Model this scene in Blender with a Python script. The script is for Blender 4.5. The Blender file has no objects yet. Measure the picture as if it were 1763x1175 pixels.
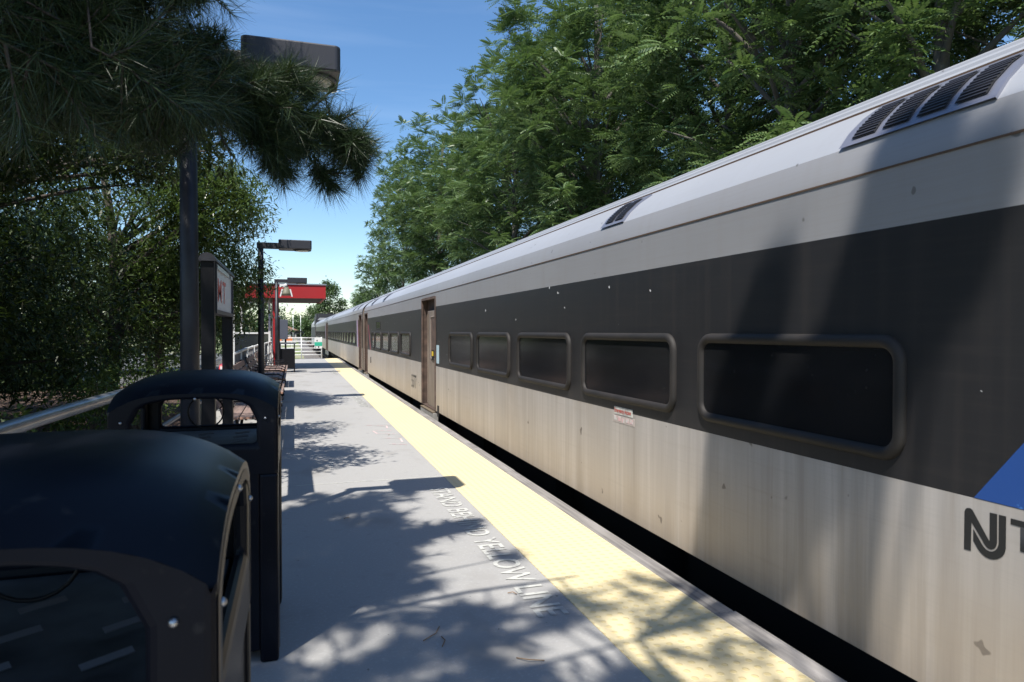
import bpy, bmesh, math, random
import numpy as np
from mathutils import Vector, Matrix
R = math.radians
random.seed(7); rng = np.random.default_rng(11)
sc = bpy.context.scene
C = sc.collection

# ---------------------------------------------------------------- camera, sky, sun, exposure
cam_d = bpy.data.cameras.new('camera'); cam = bpy.data.objects.new('camera', cam_d); C.objects.link(cam)
cam.location = (0, 0, 1.40)
cam.rotation_euler = (R(90 - 0.83), 0, R(-17.74))
cam_d.sensor_width = 36; cam_d.lens = 1175 / 1763 * 36
cam_d.clip_start = 0.05; cam_d.clip_end = 3000
cam_d.dof.use_dof = True; cam_d.dof.focus_distance = 9.0; cam_d.dof.aperture_fstop = 7.0
sc.camera = cam
SUN = Vector((-1.13, -1.33, 3.1)).normalized()
world = bpy.data.worlds.new('World'); sc.world = world; world.use_nodes = True
wn = world.node_tree; wn.nodes.clear()
sky = wn.nodes.new('ShaderNodeTexSky'); sky.sky_type = 'NISHITA'; sky.sun_disc = False
sky.sun_elevation = math.asin(SUN.z); sky.sun_rotation = math.atan2(SUN.x, SUN.y)
sky.altitude = 0; sky.air_density = 1.0; sky.dust_density = 0.35; sky.ozone_density = 2.5
hs = wn.nodes.new('ShaderNodeHueSaturation'); hs.inputs['Saturation'].default_value = 1.17
# faint high cirrus streaks
tc = wn.nodes.new('ShaderNodeTexCoord'); mp = wn.nodes.new('ShaderNodeMapping'); mp.inputs['Scale'].default_value = (1.2, 1.2, 14)
nz = wn.nodes.new('ShaderNodeTexNoise'); nz.inputs['Scale'].default_value = 2.2; nz.inputs['Detail'].default_value = 5
rp = wn.nodes.new('ShaderNodeValToRGB'); rp.color_ramp.elements[0].position = .52; rp.color_ramp.elements[1].position = .85
rp.color_ramp.elements[0].color = (0, 0, 0, 1); rp.color_ramp.elements[1].color = (.045, .045, .045, 1)
mx = wn.nodes.new('ShaderNodeMix'); mx.data_type = 'RGBA'
bgn = wn.nodes.new('ShaderNodeBackground'); bgn.inputs['Strength'].default_value = 0.120
wo = wn.nodes.new('ShaderNodeOutputWorld')
L = wn.links.new
L(tc.outputs['Generated'], mp.inputs['Vector']); L(mp.outputs[0], nz.inputs['Vector']); L(nz.outputs['Fac'], rp.inputs[0])
L(sky.outputs[0], hs.inputs['Color']); L(hs.outputs[0], mx.inputs[6]); mx.inputs[7].default_value = (9, 9.6, 10.5, 1)
L(rp.outputs[0], mx.inputs[0]); L(mx.outputs[2], bgn.inputs['Color']); L(bgn.outputs[0], wo.inputs[0])
sd = bpy.data.lights.new('sun', 'SUN'); sd.energy = 5.0; sd.angle = R(0.53); sd.color = (1, .955, .88)
sun = bpy.data.objects.new('sun', sd); C.objects.link(sun)
sun.rotation_euler = (-SUN).to_track_quat('-Z', 'Y').to_euler()
sc.view_settings.view_transform = 'Standard'; sc.view_settings.look = 'None'
sc.view_settings.gamma = 1; sc.view_settings.exposure = 0.62
sc.render.engine = 'CYCLES'; sc.cycles.max_bounces = 6; sc.cycles.transparent_max_bounces = 8

# ---------------------------------------------------------------- helpers
class MB:
    def __init__(s): s.v = []; s.f = []; s.m = []; s.sm = []
    def add(s, vs, fs, mi=0, smooth=False):
        b = len(s.v); s.v += [tuple(v) for v in vs]
        for f in fs: s.f.append([b + i for i in f]); s.m.append(mi); s.sm.append(smooth)
        return s
    def box(s, x0, x1, y0, y1, z0, z1, mi=0):
        v = [(x, y, z) for x in (x0, x1) for y in (y0, y1) for z in (z0, z1)]
        return s.add(v, [(0,1,3,2),(4,6,7,5),(0,4,5,1),(2,3,7,6),(0,2,6,4),(1,5,7,3)], mi)
    def obox(s, c, ax, ay, az, mi=0):   # oriented box from half axes
        c, ax, ay, az = map(Vector, (c, ax, ay, az))
        v = [c + ax*i + ay*j + az*k for i in (-1,1) for j in (-1,1) for k in (-1,1)]
        return s.add(v, [(0,1,3,2),(4,6,7,5),(0,4,5,1),(2,3,7,6),(0,2,6,4),(1,5,7,3)], mi)
    def tube(s, pts, r, n=8, mi=0, closed=False, smooth=True, cap=True):
        pts = [Vector(p) for p in pts]; N = len(pts)
        rs = r if isinstance(r, (list, tuple)) else [r]*N
        b = len(s.v); up = None
        for i, p in enumerate(pts):
            if closed: t = pts[(i+1) % N] - pts[i-1]
            else: t = pts[min(i+1, N-1)] - pts[max(i-1, 0)]
            t.normalize()
            if up is None:
                up = Vector((0,0,1)) if abs(t.z) < .9 else Vector((1,0,0))
            a = t.cross(up)
            if a.length < 1e-4: a = t.cross(Vector((0,1,.1)))
            a.normalize(); u2 = a.cross(t).normalized(); up = u2
            for k in range(n):
                th = 2*math.pi*k/n
                s.v.append(tuple(p + (a*math.cos(th) + u2*math.sin(th))*rs[i]))
        for i in range(N if closed else N-1):
            j = (i+1) % N
            for k in range(n):
                s.f.append([b+i*n+k, b+i*n+(k+1)%n, b+j*n+(k+1)%n, b+j*n+k]); s.m.append(mi); s.sm.append(smooth)
        if cap and not closed:
            s.f.append([b+k for k in range(n)][::-1]); s.m.append(mi); s.sm.append(False)
            s.f.append([b+(N-1)*n+k for k in range(n)]); s.m.append(mi); s.sm.append(False)
        return s
    def cyl(s, p0, p1, r0, r1=None, n=16, mi=0): return s.tube([p0, p1], [r0, r1 if r1 is not None else r0], n, mi)
    def poly(s, pts, mi=0): return s.add(pts, [tuple(range(len(pts)))], mi)
    def prism(s, pts, d, mi=0):          # closed polygon extruded by vector d
        n = len(pts); d = Vector(d); p2 = [Vector(p)+d for p in pts]
        fs = [tuple(range(n))[::-1], tuple(range(n, 2*n))] + [(i, (i+1)%n, n+(i+1)%n, n+i) for i in range(n)]
        return s.add(list(pts)+p2, fs, mi)
    def sphere(s, c, r, n=10, mi=0, sz=1):
        b = len(s.v); m = n//2
        vs = []; fs = []
        for i in range(m+1):
            ph = math.pi*i/m
            for k in range(n):
                th = 2*math.pi*k/n
                vs.append((c[0]+r*math.sin(ph)*math.cos(th), c[1]+r*math.sin(ph)*math.sin(th), c[2]+r*sz*math.cos(ph)))
        for i in range(m):
            for k in range(n): fs.append((i*n+k, (i+1)*n+k, (i+1)*n+(k+1)%n, i*n+(k+1)%n))
        return s.add(vs, fs, mi, True)

def wloc(o):
    v = Vector((0,0,0))
    while o is not None: v += o.location; o = o.parent
    return v
def obj(name, mb, mat, parent=None, origin=None, bevel=0, kind=None, label=None):
    """mesh authored in world coordinates"""
    off = wloc(parent) if parent else Vector(origin or (0,0,0))
    me = bpy.data.meshes.new(name)
    me.from_pydata([tuple(Vector(v)-off) for v in mb.v], [], mb.f)
    me.validate(verbose=False) if False else None
    for m in (mat if isinstance(mat, (list, tuple)) else [mat]): me.materials.append(m)
    me.polygons.foreach_set('material_index', mb.m); me.polygons.foreach_set('use_smooth', mb.sm)
    o = bpy.data.objects.new(name, me); C.objects.link(o)
    if parent: o.parent = parent
    elif origin: o.location = origin
    if bevel:
        b = o.modifiers.new('bevel', 'BEVEL'); b.width = bevel; b.segments = 2; b.limit_method = 'ANGLE'; b.angle_limit = R(35)
    if kind: o['kind'] = kind
    if label: o['label'] = label
    return o
def npobj(name, V, F, mat, parent=None, smooth=False):
    """V (n,3) numpy world coords, F (m,k) faces of equal size"""
    off = np.array(wloc(parent)) if parent else np.zeros(3)
    V = np.asarray(V, dtype=np.float32) - off.astype(np.float32); F = np.asarray(F, dtype=np.int32); k = F.shape[1]
    me = bpy.data.meshes.new(name)
    me.vertices.add(len(V)); me.vertices.foreach_set('co', V.ravel())
    me.loops.add(F.size); me.loops.foreach_set('vertex_index', F.ravel())
    me.polygons.add(len(F)); me.polygons.foreach_set('loop_start', np.arange(0, F.size, k, dtype=np.int32))
    me.polygons.foreach_set('loop_total', np.full(len(F), k, dtype=np.int32))
    me.materials.append(mat); me.update(calc_edges=True)
    o = bpy.data.objects.new(name, me); C.objects.link(o)
    if parent: o.parent = parent
    return o
def tag(o, label, cat, group=None, kind=None):
    o['label'] = label; o['category'] = cat
    if group: o['group'] = group
    if kind: o['kind'] = kind
    return o
def thing(name, loc, label, cat, group=None):
    o = bpy.data.objects.new(name, None); C.objects.link(o); o.location = loc; o.empty_display_size = .2
    return tag(o, label, cat, group)
def struct(name, mb, mat, **k): return obj(name, mb, mat, kind='structure', **k)
def dup(root, loc, label, rotz=0, scale=None):
    r = root.copy(); C.objects.link(r); r.location = loc; r.rotation_euler = (0,0,rotz)
    if scale: r.scale = scale
    r['label'] = label
    for ch in list(root.children):
        c = ch.copy(); C.objects.link(c); c.parent = r
        for g in ch.children:
            d = g.copy(); C.objects.link(d); d.parent = c
    return r
def text_part(name, s, size, M, mat, parent=None, xs=1.0, bold=0, space=1.0, origin=None):
    cu = bpy.data.curves.new('t', 'FONT'); cu.body = s; cu.size = size; cu.offset = bold; cu.space_character = space
    to = bpy.data.objects.new('t', cu); C.objects.link(to); dg = bpy.context.evaluated_depsgraph_get()
    me = bpy.data.meshes.new_from_object(to.evaluated_get(dg)); bpy.data.objects.remove(to)
    me.name = name; me.materials.clear(); me.materials.append(mat)
    off = wloc(parent) if parent else Vector((0,0,0))
    me.transform(Matrix.Diagonal((xs, 1, 1, 1))); me.transform(Matrix.Translation(-off) @ M)
    o = bpy.data.objects.new(name, me); C.objects.link(o)
    if parent: o.parent = parent
    return o
def frame(o, x, y):     # matrix from origin and two axes
    x = Vector(x); y = Vector(y); z = x.cross(y)
    return Matrix(((x.x, y.x, z.x, o[0]), (x.y, y.y, z.y, o[1]), (x.z, y.z, z.z, o[2]), (0,0,0,1)))

# ---------------------------------------------------------------- materials
def mat(name, col, rough=.6, metal=0, noise=None, bump=None, spec=.5, coat=0, **k):
    """noise = (scale xyz, detail, colour2, lo, hi); bump = (scale xyz, strength, distance)"""
    col = tuple(c*.88 for c in col); noise = [(a, d_, tuple(c*.88 for c in c2), lo, hi) for a, d_, c2, lo, hi in (noise or [])]
    m = bpy.data.materials.new(name); m.use_nodes = True; nt = m.node_tree; b = nt.nodes['Principled BSDF']
    b.inputs['Base Color'].default_value = (*col, 1); b.inputs['Roughness'].default_value = rough
    b.inputs['Metallic'].default_value = metal; b.inputs['Specular IOR Level'].default_value = spec
    b.inputs['Coat Weight'].default_value = coat
    last = None
    for nn in (noise or []):
        sc3, det, c2, lo, hi = nn
        t = nt.nodes.new('ShaderNodeTexCoord'); mp = nt.nodes.new('ShaderNodeMapping'); mp.inputs['Scale'].default_value = sc3
        n = nt.nodes.new('ShaderNodeTexNoise'); n.inputs['Scale'].default_value = 1; n.inputs['Detail'].default_value = det
        r = nt.nodes.new('ShaderNodeMapRange'); r.inputs['From Min'].default_value = lo; r.inputs['From Max'].default_value = hi
        x = nt.nodes.new('ShaderNodeMix'); x.data_type = 'RGBA'
        nt.links.new(t.outputs['Object'], mp.inputs[0]); nt.links.new(mp.outputs[0], n.inputs['Vector'])
        nt.links.new(n.outputs['Fac'], r.inputs['Value']); nt.links.new(r.outputs[0], x.inputs[0])
        if last: nt.links.new(last, x.inputs[6])
        else: x.inputs[6].default_value = (*col, 1)
        x.inputs[7].default_value = (*c2, 1); last = x.outputs[2]
    if last: nt.links.new(last, b.inputs['Base Color'])
    if bump:
        sc3, st, di = bump
        t = nt.nodes.new('ShaderNodeTexCoord'); mp = nt.nodes.new('ShaderNodeMapping'); mp.inputs['Scale'].default_value = sc3
        n = nt.nodes.new('ShaderNodeTexNoise'); n.inputs['Scale'].default_value = 1; n.inputs['Detail'].default_value = 4
        bu = nt.nodes.new('ShaderNodeBump'); bu.inputs['Strength'].default_value = st; bu.inputs['Distance'].default_value = di
        nt.links.new(t.outputs['Object'], mp.inputs[0]); nt.links.new(mp.outputs[0], n.inputs['Vector'])
        nt.links.new(n.outputs['Fac'], bu.inputs['Height']); nt.links.new(bu.outputs[0], b.inputs['Normal'])
    return m
def leafmat(name, c1, c2, trans=.25, rough=.45, spec=.4):
    m = bpy.data.materials.new(name); m.use_nodes = True; nt = m.node_tree; b = nt.nodes['Principled BSDF']
    g = nt.nodes.new('ShaderNodeNewGeometry'); x = nt.nodes.new('ShaderNodeMix'); x.data_type = 'RGBA'
    x.inputs[6].default_value = (*c1, 1); x.inputs[7].default_value = (*c2, 1)
    nt.links.new(g.outputs['Random Per Island'], x.inputs[0]); nt.links.new(x.outputs[2], b.inputs['Base Color'])
    b.inputs['Roughness'].default_value = rough; b.inputs['Specular IOR Level'].default_value = spec
    if trans:
        tr = nt.nodes.new('ShaderNodeBsdfTranslucent'); ms = nt.nodes.new('ShaderNodeMixShader'); ms.inputs[0].default_value = trans
        tx = nt.nodes.new('ShaderNodeMix'); tx.data_type = 'RGBA'; tx.inputs[0].default_value = .5
        nt.links.new(x.outputs[2], tx.inputs[6]); tx.inputs[7].default_value = (.12, .2, .02, 1)
        nt.links.new(tx.outputs[2], tr.inputs['Color'])
        nt.links.new(b.outputs[0], ms.inputs[1]); nt.links.new(tr.outputs[0], ms.inputs[2])
        nt.links.new(ms.outputs[0], nt.nodes['Material Output'].inputs[0])
    return m
M = {}
M['concrete'] = mat('concrete', (.36,.352,.34), .85, noise=[((.6,.25,1),4,(.325,.32,.312),.4,.75), ((60,60,60),3,(.44,.435,.43),.55,.8), ((9,9,9),5,(.285,.28,.275),.62,.8), ((1.7,1.1,1),6,(.30,.29,.275),.56,.66), ((30,30,30),2,(.17,.165,.16),.73,.76)], bump=((150,150,150),.15,.004))
M['wall_conc'] = mat('platform_wall', (.38,.37,.35), .9, noise=[((2,2,2),4,(.24,.23,.21),.4,.8)])
M['timber'] = mat('weathered_timber', (.24,.225,.21), .85, noise=[((40,1.2,40),6,(.15,.14,.135),.45,.62), ((7,2,7),4,(.34,.32,.31),.5,.8)], bump=((60,1.5,60),.6,.008))
M['tape'] = mat('white_marking', (.54,.54,.50), .8, noise=[((14,14,14),5,(.38,.375,.36),.48,.62)])
M['pink'] = mat('faded_pink_paint', (.62,.40,.40), .8, noise=[((20,20,20),4,(.56,.54,.52),.45,.55)])
M['asphalt'] = mat('asphalt', (.09,.09,.09), .9, noise=[((1,1,1),4,(.13,.13,.125),.4,.7)])
M['soil'] = mat('mulch_soil', (.11,.07,.05), .95, noise=[((5,5,5),6,(.2,.13,.1),.45,.7), ((40,40,40),3,(.05,.035,.03),.5,.7)], bump=((30,30,30),.8,.05))
M['ballast'] = mat('ballast', (.2,.185,.17), .95, noise=[((18,18,18),3,(.09,.08,.075),.45,.6)], bump=((18,18,18),1,.06))
M['grassy'] = mat('trackside_grass', (.16,.2,.07), .95, noise=[((.5,.2,1),5,(.33,.31,.2),.42,.62), ((6,3,6),4,(.1,.14,.05),.5,.7)])
M['leaf_ailan'] = leafmat('compound_leaves', (.07,.135,.052), (.17,.235,.10), .32, .4)
M['leaf_oak'] = leafmat('narrow_leaves', (.013,.026,.008), (.045,.065,.018), .14, .45, .25)  # leaf colour darkened to stand for shade under the canopy
M['leaf_oak_sun'] = leafmat('sunny_narrow_leaves', (.035,.065,.016), (.11,.155,.045), .3, .3)  # brighter copy of the same leaves, sunlight put into the colour
M['leaf_shrub'] = leafmat('shrub_leaves', (.06,.11,.025), (.14,.19,.05), .3, .4)
M['needle'] = leafmat('pine_needles', (.011,.022,.010), (.055,.088,.036), .1, .35)
M['leaf_far'] = leafmat('distant_leaves', (.05,.09,.035), (.10,.15,.06), .2, .5)
M['bark'] = mat('bark', (.08,.066,.057), .95, noise=[((12,12,3),5,(.06,.05,.045),.45,.65)], bump=((25,25,5),.7,.02))
M['palebark'] = mat('pale_bark', (.11,.10,.09), .95, noise=[((12,12,3),5,(.13,.12,.1),.45,.65)])
M['black'] = mat('black_plastic', (.004,.005,.009), .40, noise=[((3,3,3),4,(.007,.009,.015),.4,.7),((26,26,26),5,(.022,.022,.024),.64,.74)], spec=.14)
M['blackmetal'] = mat('black_metal', (.006,.006,.008), .5, spec=.25)
M['tan_edge'] = mat('worn_tan_edge', (.16,.125,.085), .6)
M['chrome'] = mat('screw_steel', (.5,.5,.5), .38, 1)
M['pole'] = mat('dark_bronze_pole', (.014,.015,.02), .5, noise=[((4,4,4),4,(.035,.038,.05),.4,.7)])
M['lamp_grey'] = mat('lamp_housing', (.032,.032,.04), .45)
M['lens'] = mat('lamp_lens', (.5,.48,.42), .2)
M['galv'] = mat('galvanised_steel', (.38,.4,.43), .32, .8, noise=[((3,3,3),3,(.5,.5,.52),.4,.7)])
M['white'] = mat('white_paint', (.78,.78,.76), .5, noise=[((8,8,8),4,(.6,.59,.56),.55,.75)])
M['grey_board'] = mat('weathered_grey_board', (.30,.30,.31), .7, noise=[((5,5,3),4,(.16,.16,.17),.45,.65)])
M['wood'] = mat('bench_slats', (.27,.19,.16), .7, noise=[((20,2,20),5,(.17,.12,.1),.45,.65)])
M['wood_end'] = mat('bench_slat_ends', (.45,.25,.17), .7)
M['red'] = mat('red_paint', (.38,.009,.012), .6, noise=[((2,2,2),3,(.36,.012,.015),.4,.7)])
M['soffit'] = mat('dark_soffit', (.05,.035,.035), .8)
M['sign_face'] = mat('sign_face', (.5,.53,.58), .35)
M['sign_red'] = mat('sign_red', (.5,.06,.04), .5)
M['green'] = mat('sign_green', (.03,.42,.27), .5)
M['signtext'] = mat('sign_black', (.02,.02,.02), .5)
M['info'] = mat('grey_enamel', (.10,.11,.14), .4)
M['hopper'] = mat('scuffed_grey_liner', (.095,.095,.098), .55, noise=[((6,6,6),4,(.025,.025,.026),.4,.65)])
M['rib'] = mat('pressed_rib', (.14,.14,.145), .45)  # paler than the liner: bright slit reflections put into the colour
M['olive'] = mat('olive_horn', (.16,.15,.10), .6)
M['glass_clear'] = mat('shelter_glass', (.03,.035,.04), .05, 0, spec=.8)
M['orange'] = mat('orange_barrier', (.8,.25,.08), .6)
M['rust'] = mat('rail_steel', (.2,.13,.09), .6, .5)
M['sleeper'] = mat('sleeper', (.09,.075,.065), .9)
M['leaflit'] = leafmat('fallen_leaves', (.16,.09,.05), (.3,.2,.12), 0, .8)
M['brick'] = mat('house_wall', (.4,.36,.33), .8)
M['roofing'] = mat('house_roof', (.35,.2,.15), .8)

def steel(name, base, dirt, kind):
    base = tuple(c*.88 for c in base); dirt = tuple(c*.88 for c in dirt)
    m = bpy.data.materials.new(name); m.use_nodes = True; nt = m.node_tree; b = nt.nodes['Principled BSDF']; N = nt.nodes.new; K = nt.links.new
    t = N('ShaderNodeTexCoord'); sep = N('ShaderNodeSeparateXYZ'); K(t.outputs['Object'], sep.inputs[0])
    def nz(scale, det, lo, hi, rough=.5):
        mp = N('ShaderNodeMapping'); mp.inputs['Scale'].default_value = scale; n = N('ShaderNodeTexNoise'); n.inputs['Scale'].default_value = 1
        n.inputs['Detail'].default_value = det; n.inputs['Roughness'].default_value = rough
        r = N('ShaderNodeMapRange'); r.inputs['From Min'].default_value = lo; r.inputs['From Max'].default_value = hi
        K(t.outputs['Object'], mp.inputs[0]); K(mp.outputs[0], n.inputs['Vector']); K(n.outputs['Fac'], r.inputs['Value']); return r.outputs[0]
    def mixc(f, a, bcol, amt=1):
        x = N('ShaderNodeMix'); x.data_type = 'RGBA'
        if amt != 1:
            mm = N('ShaderNodeMath'); mm.operation = 'MULTIPLY'; mm.inputs[1].default_value = amt; K(f, mm.inputs[0]); f = mm.outputs[0]
        K(f, x.inputs[0])
        if isinstance(a, tuple): x.inputs[6].default_value = (*a, 1)
        else: K(a, x.inputs[6])
        x.inputs[7].default_value = (*bcol, 1); return x.outputs[2]
    col = mixc(nz((0,.35,.1),4,.35,.7), base, tuple(c*.88 for c in base))
    if kind == 'low':
        z = N('ShaderNodeMapRange'); z.inputs['From Min'].default_value = 2.0; z.inputs['From Max'].default_value = 1.25; K(sep.outputs['Z'], z.inputs['Value'])
        col = mixc(z.outputs[0], col, dirt, .95)                                  # brake dust towards the sill (local z)
        col = mixc(nz((0,9,.25),5,.5,.72,.6), col, tuple(c*1.5 for c in base), .34)          # pale rain streaks
        col = mixc(nz((0,5.5,.3),6,.52,.75,.6), col, tuple(c*.5 for c in dirt), .5)  # brown streaks
        col = mixc(nz((9,9,9),2,.735,.76), col, (.05,.04,.035), .7)                   # specks
        col = mixc(nz((0,1.3,22),3,.6,.8), col, tuple(c*.7 for c in dirt), .25)
        col = mixc(nz((0,26,.6),6,.5,.8,.7), col, tuple(c*.62 for c in dirt), .42)
        col = mixc(nz((0,.8,120),5,.5,.8,.7), col, tuple(c*.75 for c in base), .35)
        col = mixc(nz((0,1.1,1.4),5,.5,.66), col, tuple(c*.82 for c in dirt), .4)
    elif kind == 'band':
        col = mixc(nz((0,14,.4),5,.5,.75), col, dirt, .5)
        col = mixc(nz((0,2,40),4,.5,.75), col, dirt, .35)
        col = mixc(nz((16,16,16),1,.79,.8), col, (.6,.6,.6), .9)
    else:
        col = mixc(nz((0,6,.3),5,.5,.75), col, dirt, .35)
        col = mixc(nz((0,1.5,90),3,.45,.7), col, dirt, .22)
        col = mixc(nz((11,11,11),2,.73,.76), col, (.08,.07,.06), .6)
    K(col, b.inputs['Base Color'])
    b.inputs['Metallic'].default_value = 0 if kind == 'band' else .25
    b.inputs['Roughness'].default_value = .42 if kind == 'band' else .5
    b.inputs['Specular IOR Level'].default_value = .4
    bu = N('ShaderNodeBump'); bu.inputs['Strength'].default_value = .12; bu.inputs['Distance'].default_value = .01
    K(nz((0,1.2,2.2),2,.3,.7), bu.inputs['Height']); K(bu.outputs[0], b.inputs['Normal'])
    return m
M['steel_low'] = steel('steel_lower_side', (.51,.475,.445), (.49,.41,.325), 'low')
M['steel_up'] = steel('steel_upper_side', (.36,.36,.375), (.30,.28,.26), 'up')
M['steel_roof'] = steel('steel_roof', (.42,.435,.47), (.36,.36,.38), 'up')
M['band'] = steel('dark_window_band', (.022,.0215,.023), (.040,.035,.033), 'band')
M['gasket'] = mat('window_gasket', (.011,.0095,.0085), .7, noise=[((4,4,4),3,(.022,.0175,.015),.4,.7)])
M['tint'] = mat('tinted_window_glass', (.010,.0105,.012), .13, spec=.42, noise=[((0,1.2,1.2),3,(.02,.02,.021),.4,.7),((45,45,45),2,(.035,.035,.035),.72,.76)])
M['seam'] = mat('rusty_seam', (.09,.055,.035), .8)
M['doorst'] = mat('grimy_door_steel', (.27,.225,.19), .55, .1, noise=[((3,3,1),4,(.15,.115,.09),.4,.7)])
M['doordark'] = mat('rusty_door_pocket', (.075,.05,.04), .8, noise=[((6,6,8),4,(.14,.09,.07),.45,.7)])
M['grille_dark'] = mat('vent_interior', (.01,.01,.012), .8)
M['grille_fr'] = mat('vent_frame', (.25,.26,.32), .4, .5)
M['under'] = mat('underframe_black', (.02,.018,.017), .9)
M['yellowbtn'] = mat('yellow_button', (.7,.5,.03), .5)
M['blue'] = mat('blue_vinyl', (.018,.07,.27), .5, noise=[((5,5,5),5,(.06,.2,.55),.66,.67)])
M['magenta'] = mat('magenta_vinyl', (.42,.07,.11), .5)
M['lilac'] = mat('lilac_vinyl', (.4,.36,.5), .5)
M['paleblue'] = mat('pale_blue_sticker', (.45,.6,.68), .5)
M['loco'] = mat('locomotive_paint', (.03,.03,.035), .6)
M['locol'] = mat('locomotive_silver', (.4,.4,.41), .5)

# tactile paving: domes as procedural bump on a yellow surface
def tactile():
    m = bpy.data.materials.new('yellow_tactile'); m.use_nodes = True; nt = m.node_tree; b = nt.nodes['Principled BSDF']; N = nt.nodes.new; K = nt.links.new
    t = N('ShaderNodeTexCoord'); mp = N('ShaderNodeMapping'); mp.inputs['Scale'].default_value = (1/.06,)*3; K(t.outputs['Object'], mp.inputs[0])
    vf = N('ShaderNodeVectorMath'); vf.operation = 'FRACTION'; K(mp.outputs[0], vf.inputs[0])
    vs = N('ShaderNodeVectorMath'); vs.operation = 'SUBTRACT'; vs.inputs[1].default_value = (.5,.5,0); K(vf.outputs[0], vs.inputs[0])
    vm = N('ShaderNodeVectorMath'); vm.operation = 'MULTIPLY'; vm.inputs[1].default_value = (1,1,0); K(vs.outputs[0], vm.inputs[0])
    ln = N('ShaderNodeVectorMath'); ln.operation = 'LENGTH'; K(vm.outputs[0], ln.inputs[0])
    r = N('ShaderNodeMapRange'); r.interpolation_type = 'SMOOTHSTEP'; r.inputs['From Min'].default_value = .30; r.inputs['From Max'].default_value = .17; K(ln.outputs['Value'], r.inputs['Value'])
    bu = N('ShaderNodeBump'); bu.inputs['Strength'].default_value = .6; bu.inputs['Distance'].default_value = .005; K(r.outputs[0], bu.inputs['Height']); K(bu.outputs[0], b.inputs['Normal'])
    n = N('ShaderNodeTexNoise'); n.inputs['Scale'].default_value = 1.6; n.inputs['Detail'].default_value = 6; K(t.outputs['Object'], n.inputs['Vector'])
    x = N('ShaderNodeMix'); x.data_type = 'RGBA'; x.inputs[6].default_value = (.64,.53,.30,1); x.inputs[7].default_value = (.59,.52,.34,1); K(n.outputs['Fac'], x.inputs[0])
    x2 = N('ShaderNodeMix'); x2.data_type = 'RGBA'; x2.inputs[7].default_value = (.58,.43,.14,1); K(x.outputs[2], x2.inputs[6])
    mu = N('ShaderNodeMath'); mu.operation = 'MULTIPLY'; mu.inputs[1].default_value = .35; K(r.outputs[0], mu.inputs[0]); K(mu.outputs[0], x2.inputs[0])
    K(x2.outputs[2], b.inputs['Base Color']); b.inputs['Roughness'].default_value = .7
    return m
M['tactile'] = tactile()

# ================================================================ SETTING
YE = 36.2                                   # far end of the platform
xe = lambda y: 0.0042*max(0, y-3)           # the platform edge runs very slightly askew
g = MB(); g.poly([(-900,-300,-1.3),(900,-300,-1.3),(900,1500,-1.3),(-900,1500,-1.3)]); struct('ground', g, M['grassy'])
g = MB(); g.poly([(2.2,-60,-1.285),(11.0,-60,-1.285),(11.0,900,-1.285),(1.0,900,-1.285),(1.0,37,-1.285),(2.2,37,-1.285)]); struct('track_bed', g, M['ballast'])
g = MB(); g.poly([(-60,24,-1.29),(-3.2,24,-1.29),(-3.2,90,-1.29),(-60,90,-1.29)]); struct('parking_lot', g, M['asphalt'])
# planted bank left of the platform
g = MB(); nx, ny = 26, 34
for j in range(ny):
    for i in range(nx):
        x = -1.35 - 18*(i/(nx-1))**1.3; y = -8 + 40*j/(ny-1)
        g.v.append((x, y, -.12 - .012*(i/(nx-1))**1.5*60 + .05*math.sin(x*2.1+y*1.3) - (max(0, y-22)/10)**1.3*1.2))
for j in range(ny-1):
    for i in range(nx-1):
        g.f.append([j*nx+i, (j+1)*nx+i, (j+1)*nx+i+1, j*nx+i+1]); g.m.append(0); g.sm.append(True)
struct('planted_bank', g, M['soil'])
# platform slab
g = MB(); xs = lambda y: 1.965 + xe(y)
ys = [-8 + (YE+8)*k/30 for k in range(31)]
top = [(-1.3, y, 0) for y in ys]; topr = [(1.355+xe(y), y, 0) for y in ys]
g.add(top+topr, [(i, 31+i, 32+i, i+1) for i in range(30)])
plat = struct('platform', g, M['concrete'])
g = MB()
g.box(-1.30, 1.96, -8, YE, -1.3, -.02); obj('platform_base', g, M['wall_conc'], plat)
g = MB(); g.add([(1.355+xe(y), y, .004) for y in ys]+[(1.972+xe(y), y, .004) for y in ys], [(i, 31+i, 32+i, i+1) for i in range(30)]
                + [(0,31,31,0)][:0]); obj('tactile_strip', g, M['tactile'], plat)
g = MB(); g.add([(1.355+xe(y), y, -.02) for y in ys]+[(1.355+xe(y), y, 0.0035) for y in ys], [(i, 31+i, 32+i, i+1) for i in range(30)]); obj('strip_edge', g, M['tactile'], plat)
g = MB()
k = 0; y = -7.9
while y < YE-.1:
    y2 = min(y+3.6, YE); a = (random.random()-.5)*.006
    v = [(1.975+xe(y),y),(2.098+xe(y)+a,y),(2.098+xe(y2)+a,y2-.008),(1.975+xe(y2),y2-.008)]
    g.prism([(p[0],p[1],-.22) for p in v], (0,0,.222+a)); y = y2
obj('edge_timber', g, M['timber'], plat, bevel=.006)
g = MB(); g.box(1.9, 2.0, -8, YE, -1.3, -.2); g.box(1.36,1.97,-8,YE,-.4,-.003); obj('edge_beam', g, M['under'], plat)
g = MB()
for yj in (6.45, 12.6, 18.8, 25, 31): g.box(-1.2, 1.35+xe(yj), yj, yj+.012, .001, .003)
obj('expansion_joint', g, M['tape'], plat)
for y0, lab in ((5.98, None), (15.7, None), (25.3, None)):
    text_part('warning_lettering', 'STAND BEHIND YELLOW LINE', .225, frame((1.125+xe(y0), y0, .004), (0,-1,0), (1,0,0)), M['tape'], plat, xs=.935, bold=.0035)
g = MB()
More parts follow.
